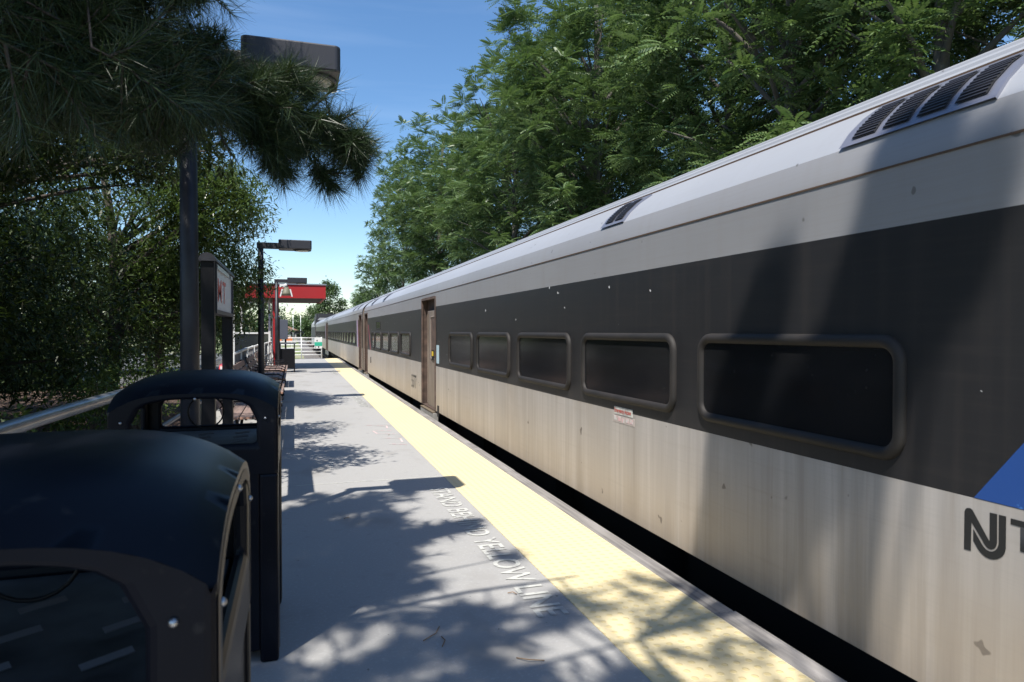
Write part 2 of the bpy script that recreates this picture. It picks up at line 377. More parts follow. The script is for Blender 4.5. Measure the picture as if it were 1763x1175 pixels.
for (x0,y0,x1,y1) in [(1.02,10.3,1.3,10.15),(1.3,10.15,1.28,9.9),(1.05,9.7,1.3,9.62),(1.05,9.7,1.08,9.4),(1.08,9.4,1.32,9.3),(1.1,9.0,1.32,8.9),(1.32,8.9,1.3,8.6),(1.12,8.5,1.32,8.4)]:
    d = Vector((x1-x0, y1-y0, 0)).normalized(); n = Vector((-d.y, d.x, 0))*.012
    a = Vector((x0,y0,.003)); b_ = Vector((x1,y1,.003)); g.add([a-n,b_-n,b_+n,a+n],[(0,1,2,3)])
obj('sprayed_mark', g, M['pink'], plat)
# rails and sleepers
for X0, nm in ((3.85, 0), (7.85, 1)):
    g = MB()
    for s in (-.72, .72):
        g.box(X0+s-.035, X0+s+.035, -40, 500, -1.15, -1.09); g.box(X0+s-.012, X0+s+.012, -40, 500, -1.24, -1.15); g.box(X0+s-.07, X0+s+.07, -40, 500, -1.26, -1.24)
    r = obj('railway_track', g, M['rust']); r['kind'] = 'structure'
    g = MB(); y = -10
    while y < 160: g.box(X0-1.3, X0+1.3, y, y+.24, -1.3, -1.255); y += .6
    obj('sleeper', g, M['sleeper'], r)['kind'] = 'stuff'

# ================================================================ TRAIN
XS, XC = 2.25, 3.85
PROF = [(2.25,2.05),(2.262,2.12),(2.285,2.19),(2.34,2.262),(2.42,2.335),(2.52,2.402),(2.56,2.428)]
RIB = []
RIB = [(2.566,2.437),(2.60,2.462),(2.612,2.452),(2.648,2.474),(2.655,2.498),(2.705,2.526),(2.718,2.514),(2.754,2.535),(2.762,2.56),(2.81,2.585),(2.822,2.575),(2.86,2.594)]
PROF2 = [(2.90,2.62),(3.1,2.69),(3.4,2.75),(3.85,2.78)]
def sheet(g, prof, y0, y1, mi=0, smooth=True):
    b = len(g.v); n = len(prof)
    for y in (y0, y1): g.v += [(x, y, z) for x, z in prof]
    for i in range(n-1): g.f.append([b+i, b+i+1, b+n+i+1, b+n+i]); g.m.append(mi); g.sm.append(smooth)
def rrect(y0, y1, z0, z1, r, n=6):
    pts = []
    for cy, cz, a0 in ((y1-r,z1-r,0),(y0+r,z1-r,90),(y0+r,z0+r,180),(y1-r,z0+r,270)):
        for k in range(n+1):
            a = R(a0+90*k/n); pts.append((cy+r*math.cos(a), cz+r*math.sin(a)))
    return pts
def make_car(Y0, Y1, wins, doors, label, grilles, simple=False):
    t = thing('passenger_car', (XC, (Y0+Y1)/2, -1.22), label, 'train car', 'coupled passenger cars of the train')
    g = MB()
    ed = [Y0]+[v for d in doors for v in (d[0], d[1])]+[Y1]
    ZL, ZB, ZT, ZS, DT = .07, .82, 1.81, 2.05, 1.96
    for i in range(0, len(ed), 2):
        a, b = ed[i], ed[i+1]
        n = max(1, int((b-a)/4))
        for k in range(n):
            p, q = a+(b-a)*k/n, a+(b-a)*(k+1)/n
            sheet(g, [(XS,ZL),(XS,ZB)], p, q, 0, False); sheet(g, [(XS,ZB),(XS,ZT)], p, q, 1, False); sheet(g, [(XS,ZT),(XS,ZS)], p, q, 2, False)
    for d in doors: sheet(g, [(XS,DT),(XS,ZS)], d[0], d[1], 2, False)
    # far side, floor, ends
    sheet(g, [(2*XC-XS,ZS),(2*XC-XS,ZL)], Y0, Y1, 2, False); sheet(g, [(XS+.3,ZL-.02),(2*XC-XS,ZL-.02)], Y0, Y1, 0, False)
    for y in (Y0+.02, Y1-.02):
        pr_ = [(XS+.01,ZL)]+[(x+.008,z-.008) for x,z in PROF+PROF2]+[(2*XC-x-.008,z-.008) for x,z in reversed(PROF+PROF2[:-1])]+[(2*XC-XS-.01,ZL)]
        g.poly([(x,y,z) for x,z in pr_], 3)
    g.add([(XS,Y0,ZL),(XS,Y1,ZL),(XS+.3,Y1,ZL-.02),(XS+.3,Y0,ZL-.02)], [(0,1,2,3)], 0)
    body = obj('car_body', g, [M['steel_low'], M['band'], M['steel_up'], M['doorst']], t)
    # roof
    g = MB(); full = PROF+RIB+PROF2
    n = 6
    for k in range(n):
        p, q = Y0+(Y1-Y0)*k/n, Y0+(Y1-Y0)*(k+1)/n
        sheet(g, PROF[:3], p, q, 1, True); sheet(g, PROF[2:], p, q, 0, True); sheet(g, [PROF[-1]]+RIB+PROF2, p, q, 0, False)
        sheet(g, [(2*XC-x, z) for x, z in reversed(full)], p, q, 0, False)
    roof = obj('roof', g, [M['steel_roof'], M['steel_up']], t)
    g = MB(); g.box(XS-.004, XS+.004, Y0, Y1, 2.045, 2.053); g.box(2.553, 2.562, Y0, Y1, 2.424, 2.434)
    obj('seam_line', g, M['seam'], t)
    # roof end joints
    for (ga, gb, npan) in grilles:
        g = MB(); pp = [(x-.010, z+.006) for x, z in PROF[2:6]]
        sheet(g, pp, ga, gb, 0); g.add([(x,y,z) for y in (ga,) for x,z in pp]+[(x+.014,ga,z-.01) for x,z in pp], [(i,i+1,len(pp)+i+1,len(pp)+i) for i in range(len(pp)-1)])
        gr = obj('roof_vent', g, M['grille_fr'], t)
        pw = (gb-ga-.06)/npan; h = MB(); s_ = MB()
        for k in range(npan):
            a = ga+.04+k*pw; b = a+pw-.035
            us = [.35+(len(pp)-1-.75)*q/4 for q in range(5)]; lp = lambda u: (pp[int(u)][0]*(1-u%1)+pp[min(int(u)+1,len(pp)-1)][0]*(u%1), pp[int(u)][1]*(1-u%1)+pp[min(int(u)+1,len(pp)-1)][1]*(u%1))
            sheet(h, [(lp(u)[0]-.004, lp(u)[1]+.003) for u in us], a, b, 0)
            nsl = 11
            for q in range(nsl):
                u = .35+(q+.5)/nsl*(len(pp)-1-.75); i = min(int(u), len(pp)-2); f = u-i
                x = pp[i][0]*(1-f)+pp[i+1][0]*f; z = pp[i][1]*(1-f)+pp[i+1][1]*f
                s_.obox((x-.008, (a+b)/2, z+.004), (.0015,0,.0022), (0,(b-a)/2-.006,0), (.0012,0,-.0008))
        obj('opening', h, M['grille_dark'], gr); obj('louvre', s_, M['lamp_grey'], gr)
    # windows
    for (wa, wb, za, zb) in wins:
        sm = (zb-za) < .35; r_ = .02 if sm else .085
        fr = MB(); pts = rrect(wa+.026, wb-.026, za+.026, zb-.026, r_)
        fr.tube([(XS, y, z) for y, z in pts], .013 if sm else .028, 8 if simple else 12, closed=True)
        w = obj('window', fr, M['gasket'], t)
        gl = MB(); gl.poly([(XS-.006, y, z) for y, z in reversed(rrect(wa+.03, wb-.03, za+.03, zb-.03, r_))])
        obj('pane', gl, M['tint'], w)
    # doors
    for d in doors:
        a, b = d[0], d[1]
        g = MB(); XD = XS+.045
        g.add([(XS,a,ZL),(XD,a,ZL),(XD,a,DT),(XS,a,DT)],[(0,1,2,3)]); g.add([(XS,b,ZL),(XD+.06,b,ZL),(XD+.06,b,DT),(XS,b,DT)],[(3,2,1,0)])
        g.add([(XS,a,DT),(XD+.06,a,DT),(XD+.06,b,DT),(XS,b,DT)],[(0,1,2,3)]); g.add([(XS,a,ZL),(XD+.06,a,ZL),(XD+.06,b,ZL),(XS,b,ZL)],[(3,2,1,0)])
        g.add([(XD+.06,a,ZL),(XD+.06,b,ZL),(XD+.06,b,DT),(XD+.06,a,DT)],[(0,3,2,1)])
        g.box(XS-.012, XS+.02, a-.03, a+.03, ZL-.01, DT+.02); g.box(XS-.012, XS+.02, b-.02, b+.02, .07, DT+.02); g.box(XS-.012,XS+.02,a+.03,b-.02,DT-.01,DT+.03)
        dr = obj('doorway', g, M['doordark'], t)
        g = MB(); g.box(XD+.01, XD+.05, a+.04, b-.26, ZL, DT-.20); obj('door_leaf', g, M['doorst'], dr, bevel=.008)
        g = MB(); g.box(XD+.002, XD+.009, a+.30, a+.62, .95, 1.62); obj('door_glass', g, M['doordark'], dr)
        g = MB(); g.tube([(XD+.006, y, z) for y, z in rrect(a+.27,a+.65,.92,1.65,.05,3)], .012, 6, closed=True)
        for yy in (a+.14, b-.34, a+.09): g.box(XD-.008, XD+.0095, yy, yy+.022, ZL+.05, DT-.25)
        obj('door_trim', g, M['doorst'], dr)
        g = MB(); g.box(XD-.006, XD+.0095, a+.34, a+.54, .90, 1.07); obj('button_plate', g, M['blackmetal'], dr)
        g = MB(); g.box(XD-.012, XD-.0065, a+.38, a+.50, .97, 1.05); obj('open_button', g, M['yellowbtn'], dr)
        g = MB(); g.box(XS-.05, XD, a-.02, b-.1, -.25, .035); th = obj('threshold', g, M['galv'] if simple else M['wall_conc'], dr, bevel=.01)
        g = MB(); g.box(XS-.056, XD-.02, a-.015, b-.11, .0352, .052); obj('step_edge', g, M['tan_edge'], dr)
    # underframe
    g = MB(); g.box(2.75, 4.95, Y0+.2, Y1-.2, -.45, .03)
    y = Y0+5
    while y < Y1-6:
        l = random.uniform(1.2, 2.2); g.box(2.55, 3.2, y, y+l, -.75, -.1); y += l+random.uniform(.3,.9)
    obj('underframe', g, M['under'], t)
    for yb in (Y0+2.9, Y1-2.9):
        g = MB(); g.box(2.9, 3.05, yb-1.6, yb+1.6, -.85, -.6); g.box(4.65, 4.8, yb-1.6, yb+1.6, -.85, -.6); g.box(2.95,4.75,yb-.3,yb+.3,-.8,-.45)
        g.cyl((2.98,yb-.3,-.5),(2.98,yb-.3,-.2),.12); g.cyl((2.98,yb+.3,-.5),(2.98,yb+.3,-.2),.12)
        tr = obj('truck', g, M['under'], t)
        for s in (-1.3, 1.3):
            g = MB()
            for x in (3.13, 4.57): g.cyl((x-.06,yb+s,-.63),(x+.06,yb+s,-.63),.46,n=24)
            g.cyl((3.0,yb+s,-.63),(4.7,yb+s,-.63),.08); obj('wheelset', g, M['rust'], tr)
    return t
W = lambda a, b: (a, b, .885, 1.385)
wins1 = [W(2.04,3.45),W(3.70,5.13),W(5.38,6.82),W(7.09,8.49),W(8.73,10.14),W(13.72,15.04),W(15.36,16.72),W(16.98,18.38),W(18.6,20.0),W(20.15,20.9),(18.75,19.75,1.44,1.69)]
car1 = make_car(-3.0, 23.25, wins1, [(11.22,12.46),(22.15,23.05)], 'nearest silver passenger car with big dark windows and a recessed door', [(1.72,2.42,4),(4.48,4.86,2),(18.2,18.6,1),(21.0,21.45,1)])
# lettering, stickers and stripes on the near car
xf = XS-.0015
def side(pts, x=xf): return [(x, y, z) for y, z in pts]
LN = [(1.7968, 0.6312), (1.7962, 0.7645), (1.7938, 0.7719), (1.7898, 0.7769), (1.7843, 0.7799), (1.7791, 0.7812), (1.7736, 0.781), (1.7665, 0.7776), (1.7593, 0.7671), (1.7321, 0.7263), (1.7067, 0.6888), (1.7049, 0.6878), (1.7045, 0.6907), (1.7048, 0.7842), (1.6788, 0.785), (1.6783, 0.6902), (1.6799, 0.6799), (1.6838, 0.67), (1.6908, 0.6629), (1.6997, 0.6593), (1.7087, 0.6598), (1.7167, 0.6645), (1.7247, 0.6731), (1.7317, 0.6843), (1.7695, 0.7329), (1.7709, 0.6328)]
LJ = [(1.7632, 0.7133), (1.7327, 0.6707), (1.7246, 0.661), (1.7154, 0.6545), (1.7052, 0.6521), (1.6952, 0.6539), (1.6852, 0.6602), (1.6776, 0.6708), (1.6738, 0.6828), (1.673, 0.6917), (1.6733, 0.7847), (1.6485, 0.7853), (1.6486, 0.6775), (1.6515, 0.6638), (1.6578, 0.651), (1.6664, 0.6419), (1.6772, 0.6336), (1.6904, 0.6281), (1.7038, 0.626), (1.7174, 0.6278), (1.73, 0.6338), (1.7405, 0.6417), (1.7475, 0.6496), (1.7628, 0.6708)]
T = [(1.6251, 0.7839), (1.5916, 0.7844), (1.5914, 0.7686), (1.6249, 0.7685)]
g = MB(); g.poly(side(LN)); g.poly(side(LJ)); obj('transit_logo', g, M['signtext'], car1)
text_part('transit_lettering', 'TRANSIT', .135, frame((xf, 1.632, .687), (0,-1,0), (0,0,1)), M['signtext'], car1, bold=.004, space=1.05)
text_part('car_number', '5577', .36, frame((xf, 13.66, .29), (0,-1,0), (0,0,1)), M['signtext'], car1, xs=.80, bold=.004)
g = MB(); g.poly(side([(1.762,.822),(.995,1.808),(-.25,1.808),(.5,.822)])); obj('blue_stripe', g, M['blue'], car1)
g = MB(); g.poly(side([(22.0,1.6),(21.35,.825),(21.2,.825),(21.85,1.6)])); obj('magenta_stripe', g, M['magenta'], car1)
xg = XS-.001
g = MB(); g.box(xg-.003, XS, 4.27, 4.55, .795, .85); st = obj('emergency_sticker', g, M['tape'], car1, label='white emergency access sticker with red letters')
text_part('sticker_lettering', 'Emergency Access', .042, frame((xg-.0045, 4.545, .81), (0,-1,0), (0,0,1)), M['sign_red'], st, xs=.82, bold=.0008)
g = MB(); g.box(XS-.002, XS, 4.24, 4.57, .735, .787); fs_ = obj('faded_sticker', g, mat('faded_sticker_film', (.46,.40,.37), .6), car1)
text_part('faded_lettering', 'if the door', .055, frame((XS-.0035, 4.56, .748), (0,-1,0), (0,0,1)), M['pink'], fs_, xs=.95) if False else None
for k in range(5):
    g = MB(); yy = 4.55-.062*k; a0 = .742+.01*random.random(); g.box(XS-.0037, XS-.0021, yy-.03-.02*random.random(), yy, a0, a0+.026+.012*random.random()); obj('faded_mark', g, M['pink'], fs_)
g = MB(); g.box(XS-.004, XS, 10.93, 11.12, .87, 1.17); obj('notice_sticker', g, M['paleblue'], car1)
for y_, z_ in ((21.2,.55),(10.98,.12)): g = MB(); g.box(XS-.012, XS, y_-.05, y_+.05, z_-.12, z_+.06); obj('step_grip', g, M['under'], car1)
g = MB(); g.box(2.9, 4.8, 23.24, 23.6, -.1, 2.3); obj('diaphragm', g, M['under'], car1)
wins2 = []; y = 26.6
while y < 47.5: wins2.append(W(y, y+1.42)); y += 1.675
car2 = make_car(23.95, 49.8, wins2, [(24.15,25.15),(48.5,49.4)], 'second passenger car, behind the near car with its row of small windows', [(25.9,26.3,1),(28.0,28.4,1),(44,44.4,1)], simple=True)
g = MB(); g.poly(side([(25.75,1.808),(25.5,.822),(25.95,.822),(26.2,1.808)])); obj('lilac_stripe', g, M['lilac'], car2)
g = MB(); g.poly(side([(25.62,1.808),(25.36,.822),(25.5,.822),(25.75,1.808)])); obj('magenta_stripe', g, M['magenta'], car2)
g = MB(); g.box(2.9, 4.8, 49.79, 50.2, -.1, 2.3); obj('diaphragm', g, M['under'], car2)
car3 = dup(car2, car2.location+Vector((0,26.4,0)), 'third passenger car, farthest one just before the dark locomotive')
# locomotive
t = thing('locomotive', (XC, 86.5, -1.22), 'dark locomotive at the far end of the train', 'locomotive')
g = MB(); g.prism([(x, 77, z) for x, z in [(2.3,-.3),(2.3,2.3),(2.7,2.85),(5.0,2.85),(5.4,2.3),(5.4,-.3)]], (0,19,0)); obj('engine_body', g, M['locol'], t)
g = MB(); g.box(2.28,5.42,76.9,82,2.0,2.6); g.box(2.6,5.1,77,95,2.86,3.25); g.box(2.4,5.3,78.5,84,2.7,3.35); obj('roof_equipment', g, M['loco'], t)
g = MB(); g.box(2.27,2.299,78,94,.6,1.9); obj('side_grille', g, M['loco'], t)
g = MB()
for yy in (79,81,91,93): g.box(2.4,5.3,yy-.5,yy+.5,-1.1,-.3)
obj('truck', g, M['under'], t)

# ================================================================ LITTER BINS
def make_bin(x0, y0, label):
    w, d = .64, .70; x1, y1 = x0+w, y0+d; cx_, cy_ = (x0+x1)/2, (y0+y1)/2
    t = thing('litter_bin', (cx_, cy_, 0), label, 'litter bin', 'black domed litter bins on the platform')
    ZS_, H1, ZO = 1.07, .075, .80
    G = lambda u: 1-abs(u)**3.6
    zr = lambda x, y: ZS_ + H1*(G((x-cx_)/(w/2)) + G((y-cy_)/(d/2)))
    g = MB(); n = 20
    for j in range(n+1):
        for i in range(n+1):
            x = x0+w*i/n; y = y0+d*j/n; g.v.append((x, y, zr(x, y)))
    for j in range(n):
        for i in range(n): g.f.append([j*(n+1)+i, j*(n+1)+i+1, (j+1)*(n+1)+i+1, (j+1)*(n+1)+i]); g.m.append(0); g.sm.append(True)
    # four sides: arch outline around an arched opening
    K = 16
    def facepts(hw, inset, zbot, top):      # outline from bottom-left up over to bottom-right
        pts = [(-hw+inset, zbot)]
        for k in range(K+1):
            u = -1+2*k/K; pts.append((u*(hw-inset), top(u)))
        pts.append((hw-inset, zbot)); return pts
    for hw, fn in ((w/2, lambda u, z, s: (cx_+u, y0+s, z)), (w/2, lambda u, z, s: (cx_-u, y1-s, z)), (d/2, lambda u, z, s: (x1-s, cy_+u, z)), (d/2, lambda u, z, s: (x0+s, cy_-u, z))):
        out = facepts(hw, 0, ZO, lambda u: ZS_+H1*G(u))
        def tin(u): return ZS_-.014+(H1-.010)*G(u*.9) - (.05*((abs(u)-.8)/.2)**2 if abs(u) > .8 else 0)
        inn = facepts(hw, .085, .93, tin)
        for s, rev in ((0, 0), (.03, 1)):
            b = len(g.v); m = len(out)
            g.v += [fn(u, z, s) for u, z in out] + [fn(u, z, s) for u, z in inn]
            for k in range(m):
                a, c = k, (k+1) % m
                f = [b+a, b+c, b+m+c, b+m+a]; g.f.append(f[::-1] if rev else f); g.m.append(0); g.sm.append(False)
        b = len(g.v); g.v += [fn(u, z, .0) for u, z in inn]+[fn(u, z, .03) for u, z in inn]
        m = len(inn)
        for k in range(m): g.f.append([b+k, b+(k+1)%m, b+m+(k+1)%m, b+m+k]); g.m.append(0); g.sm.append(False)
    # underside of dome so the lid has thickness
    b = len(g.v)
    for j in range(n+1):
        for i in range(n+1):
            x = x0+.02+(w-.04)*i/n; y = y0+.02+(d-.04)*j/n; g.v.append((x, y, zr(x, y)-.03))
    for j in range(n):
        for i in range(n): g.f.append([b+j*(n+1)+i, b+(j+1)*(n+1)+i, b+(j+1)*(n+1)+i+1, b+j*(n+1)+i+1]); g.m.append(0); g.sm.append(True)
    lid = obj('lid', g, M['black'], t)
    bm = bmesh.new(); bm.from_mesh(lid.data); bmesh.ops.remove_doubles(bm, verts=bm.verts, dist=.0006); bm.to_mesh(lid.data); bm.free()
    bv = lid.modifiers.new('bevel', 'BEVEL'); bv.width = .016; bv.segments = 3; bv.limit_method = 'ANGLE'; bv.angle_limit = R(40)
    # thin worn edge band round the arches on the track side
    g = MB(); o_ = [(x1+.001, cy_+u, z) for u, z in facepts(d/2, .012, .81, lambda u: ZS_-.014+H1*G(u))]
    i_ = [(x1+.0015, cy_+u, z) for u, z in facepts(d/2, .03, .81, lambda u: ZS_-.034+H1*G(u))]
    m = len(o_); g.add(o_+i_, [(k, k+1, m+k+1, m+k) for k in range(m-1)]); obj('arch_edge', g, M['tan_edge'], lid)
    # body: four corner posts with inset panels
    px_ = .075
    for xx in (x0, x1-px_):
        for yy in (y0, y1-px_): g = MB(); g.box(xx, xx+px_, yy, yy+px_, 0.0, ZO); obj('corner_post', g, M['black'], t, bevel=.012)
    for nm, b4 in (('front', (x0+px_, x1-px_, y0+.008, y0+.03)), ('back', (x0+px_, x1-px_, y1-.03, y1-.008)), ('track', (x1-.03, x1-.008, y0+px_, y1-px_)), ('bank', (x0+.008, x0+.03, y0+px_, y1-px_))):
        g = MB(); g.box(*b4, .05, ZO+.055); obj('side_panel', g, M['black'], t, bevel=.006)
    for yy in (y0+px_-.006, y1-px_-.004): g = MB(); g.box(x1+.0005, x1+.003, yy, yy+.008, .03, .80); obj('worn_edge', g, M['tan_edge'], t)
    # inside: hopper plate, bag ring, louvres
    g = MB(); g.obox((cx_, cy_, .90), (w/2-.04,0,0), (0,d/2-.05,0), (0,0,.006)); hp = obj('hopper', g, M['hopper'], t)
    for i in range(3):
        for j in range(3): g = MB(); g.obox((x0+.15+.16*i, y0+.2+.13*j, .915), (.030,.022,.0), (-.003,.0035,.003), (.0,-.0005,.001)); obj('rib', g, M['rib'], hp)
    g = MB(); g.tube([(cx_+.075*math.cos(a), cy_+.02, 1.03+.075*math.sin(a)) for a in np.linspace(0, 2*math.pi, 25)[:-1]], .004, 6, closed=True); obj('bag_ring', g, M['blackmetal'], t)
    for u, z in ((0, ZS_+H1-.022), (-w/2+.05, 1.035), (w/2-.05, 1.035)): g = MB(); g.sphere((cx_+u, y0-.002, z), .0065, 10); obj('screw', g, M['chrome'], t)
    for u, z in ((-d/2+.05, 1.035), (d/2-.05, 1.035), (0, ZS_+H1-.022)): g = MB(); g.sphere((x1+.002, cy_+u, z), .0065, 10); obj('screw', g, M['chrome'], t)
    return t
bin1 = make_bin(-.735, .94, 'nearest black domed litter bin, filling the bottom left corner')
bin2 = dup(bin1, (-.385, 3.39, 0), 'second black domed litter bin, just beyond the nearest one')
# third, square bin
t = thing('square_bin', (-.19, 24.55, 0), 'square black bin on legs with a raised flat cover beside the shelter', 'litter bin')
g = MB(); g.box(-.46,.04,24.3,24.8,.13,.80); obj('body', g, M['blackmetal'], t, bevel=.01)
g = MB(); g.box(-.50,.07,24.26,24.84,.965,1.0); obj('cover', g, M['info'], t, bevel=.006)
for xx in (-.46, 0.0):
    for yy in (24.3, 24.76): g = MB(); g.box(xx,xx+.04,yy,yy+.04,0.,.13); g.box(xx,xx+.04,yy,yy+.04,.80,.965); obj('leg', g, M['blackmetal'], t)

# ================================================================ LAMP POSTS
def make_lamp(y, xpole, zt, label):
    t = thing('lamp_post', (xpole, y+.2, 0), label, 'lamp post', 'platform lamp posts')
    g = MB(); g.tube([(xpole,y+.2,0),(xpole,y+.2,zt-.1)], [.062,.05], 12); g.cyl((xpole,y+.2,zt-.1),(xpole,y+.2,zt-.06),.056)
    obj('pole', g, M['pole'], t)
    g = MB(); g.cyl((xpole,y+.2,0),(xpole,y+.2,.02),.14); g.box(xpole-.11,xpole+.11,y+.09,y+.31,0.0005,.012); obj('base_plate', g, M['pole'], t)
    g = MB(); g.box(xpole-.07, -.29, y+.15, y+.25, zt-.165, zt-.05); obj('arm', g, M['lamp_grey'], t, bevel=.008)
    c = .025; g = MB(); x0, x1, y0, y1 = -.31, .30, y, y+.44
    g.prism([(x0,y0+c,zt-.17),(x0+c,y0,zt-.17),(x1-c,y0,zt-.17),(x1,y0+c,zt-.17),(x1,y1-c,zt-.17),(x1-c,y1,zt-.17),(x0+c,y1,zt-.17),(x0,y1-c,zt-.17)], (0,0,.17))
    hd = obj('lamp_head', g, M['lamp_grey'], t, bevel=.012)
    g = MB(); g.cyl(((x0+x1)/2+.13,(y0+y1)/2,zt-.195),((x0+x1)/2+.13,(y0+y1)/2,zt-.171),.10,.15,n=24); obj('lens', g, M['lens'], hd)
    g = MB(); g.tube([((x0+x1)/2+.13+.155*math.cos(a),(y0+y1)/2+.155*math.sin(a),zt-.176) for a in np.linspace(0,2*math.pi,25)[:-1]], .012, 6, closed=True); obj('lens_ring', g, M['lamp_grey'], hd)
    return t
lamp1 = make_lamp(4.6, -.635, 3.26, 'nearest lamp post, its box head half hidden by pine needles')
lamp2 = dup(lamp1, lamp1.location+Vector((.04,9.15,-.11)), 'middle lamp post standing behind the station sign')
lamp3 = dup(lamp1, lamp1.location+Vector((.12,18.4,-.14)), 'farthest lamp post, in front of the red shelter, carrying a horn speaker')
t = thing('horn_loudspeaker', (-.44, 23.05, 2.9), 'olive horn loudspeaker with white brackets on the farthest lamp post', 'loudspeaker')
g = MB(); g.tube([(-.22,22.99,2.84),(-.22,22.99,2.62),(-.22,22.99,2.54)], [.05,.15,.17], 14); obj('horn', g, M['olive'], t)
g = MB(); g.sphere((-.24,22.95,2.86), .055); g.box(-.42,-.24,22.93,22.96,2.80,2.90); g.obox((-.37,22.9,2.62),(.02,0,.0),(0,.01,0),(.03,0,.12)); g.obox((-.07,22.9,2.62),(.02,0,0),(0,.01,0),(-.03,0,.12)); obj('bracket', g, M['white'], t)

# ================================================================ STATION SIGN
t = thing('station_sign', (-.58, 6.2, 0), 'framed station name sign on two black square posts beside the nearest lamp post', 'station sign')
for y in (5.35, 6.86): g = MB(); g.box(-.635,-.545,y,y+.09,0,1.93); obj('post', g, M['blackmetal'], t, bevel=.004)
g = MB(); g.box(-.61,-.55,5.44,6.86,1.55,1.90); pn = obj('name_board', g, M['sign_face'], t)
g = MB(); g.box(-.615,-.535,5.44,6.86,1.53,1.56); g.box(-.615,-.535,6.83,6.86,1.56,1.9); g.box(-.615,-.535,5.44,5.47,1.56,1.9); obj('board_frame', g, M['lamp_grey'], t)
g = MB(); pr_ = [(-.59+.06*math.cos(a), 5.33, 1.905+.06*math.sin(a)) for a in np.linspace(0, math.pi, 10)]; g.prism(pr_, (0,1.65,0)); obj('light_hood', g, M['lamp_grey'], t)
g = MB(); g.box(-.548,-.535,5.5,6.45,1.865,1.895); g.box(-.548,-.535,6.6,6.8,1.865,1.895); obj('hood_tube', g, M['galv'], t)
text_part('station_name', 'MT', .25, frame((-.5485, 5.62, 1.63), (0,1,0), (0,0,1)), M['sign_red'], t, xs=1.7, bold=.004, space=1.3)

# ================================================================ BENCHES
def make_bench(y0, L_, label):
    t = thing('bench', (-.40, y0+L_/2, 0), label, 'bench', 'slatted benches along the railing')
    for k, x in enumerate((-.71,-.57,-.43,-.29)):
        g = MB(); g.box(x, x+.13, y0, y0+L_, .425, .455); obj('seat_slat', g, M['wood'], t, bevel=.006)
    g = MB()
    for x in (-.71,-.57,-.43,-.29): g.box(x+.005, x+.125, y0-.004, y0-.0005, .428, .452)
    obj('slat_end', g, M['wood_end'], t)
    prof = [(-.75,.50),(-.80,.60),(-.845,.71),(-.88,.82)]
    for k,(x, z) in enumerate(prof):
        g = MB(); a = Vector((-.35,0,.94)).normalized(); g.obox((x,y0+L_/2,z), a*.048, (0,L_/2,0), Vector((.94,0,.35))*.012); obj('back_slat', g, M['wood'], t, bevel=.005)
    for y in (y0+.25, y0+L_/2, y0+L_-.25):
        g = MB(); g.tube([(-.22,y,0),(-.25,y,.2),(-.21,y,.41)], .02, 8); g.tube([(-.72,y,0),(-.68,y,.22),(-.72,y,.42),(-.83,y,.62),(-.92,y,.88)], .02, 8); g.tube([(-.21,y,.41),(-.72,y,.42)], .02, 8)
        g.tube([(-.21,y,.41),(-.19,y,.56),(-.28,y,.60),(-.5,y,.6),(-.82,y,.62)], .012, 8)
        obj('iron_frame', g, M['blackmetal'], t)
    return t
b1 = make_bench(8.05, 2.4, 'nearest slatted bench, hidden behind the second domed bin')
dup(b1, b1.location+Vector((0,3.15,0)), 'second slatted bench, its seat end showing just past the domed bin')
dup(b1, b1.location+Vector((0,6.35,0)), 'third slatted bench, seat half shaded, beside the middle lamp post')
dup(b1, b1.location+Vector((0,9.6,0)), 'farthest slatted bench, right before the farthest lamp post')

# ================================================================ RAILINGS
t = thing('handrail', (-1.3, 4, 0), 'thick galvanised pipe handrail along the left platform edge behind the litter bins', 'handrail')
g = MB(); rp_ = [(-1.62,-3,.9),(-1.45,2.5,.9),(-1.38,4.5,.9),(-1.28,6.5,.9),(-1.21,9,.9),(-1.16,12.3,.9)]
g.tube(rp_, .042, 14); obj('rail', g, M['galv'], t)
g = MB(); g.tube([(p[0],p[1],.45) for p in rp_], .025, 10); obj('lower_rail', g, M['galv'], t)
for x, y in ((-1.52,.2),(-1.4,4.25),(-1.25,7.2),(-1.19,10.2)): g = MB(); g.cyl((x,y,-.3),(x,y,.87),.038); obj('post', g, M['galv'], t)
t = thing('picket_railing', (-1.0, 19, 0), 'white and grey picket railing with boards behind the benches', 'railing')
def fx(y): return np.interp(y, [12.5,16,20.5,26],[-1.0,-1.02,-.95,-.80])
g = MB(); fy = [12.5,14.5,16.5,18.5,20.5,22.5,24.5,26]
g.tube([(fx(y),y,1.0) for y in fy], .03, 8); g.tube([(fx(y),y,.62) for y in fy], .022, 8); g.tube([(fx(y),y,.12) for y in fy], .022, 8); obj('rail', g, M['white'], t)
for y in fy: g = MB(); g.cyl((fx(y),y,0),(fx(y),y,1.03),.04,n=10); g.cyl((fx(y)+.0,y,.12),(fx(y)+.16,y+.0,.5),.018,n=8); obj('post', g, M['white'], t)
g = MB(); y = 12.7
while y < 25.8: g.box(fx(y)-.01, fx(y)+.01, y, y+.05, .14, .98); y += .19
obj('picket', g, M['grey_board'], t)['kind'] = 'stuff'
for (a, b) in ((13.2,14.3),(22.6,24.3)):
    g = MB(); g.prism([(fx(a)-.03,a,.15),(fx(b)-.03,b,.15),(fx(b)-.03,b,.96),(fx(a)-.03,a,.96)], (.02,0,0)); obj('board', g, M['grey_board'], t)
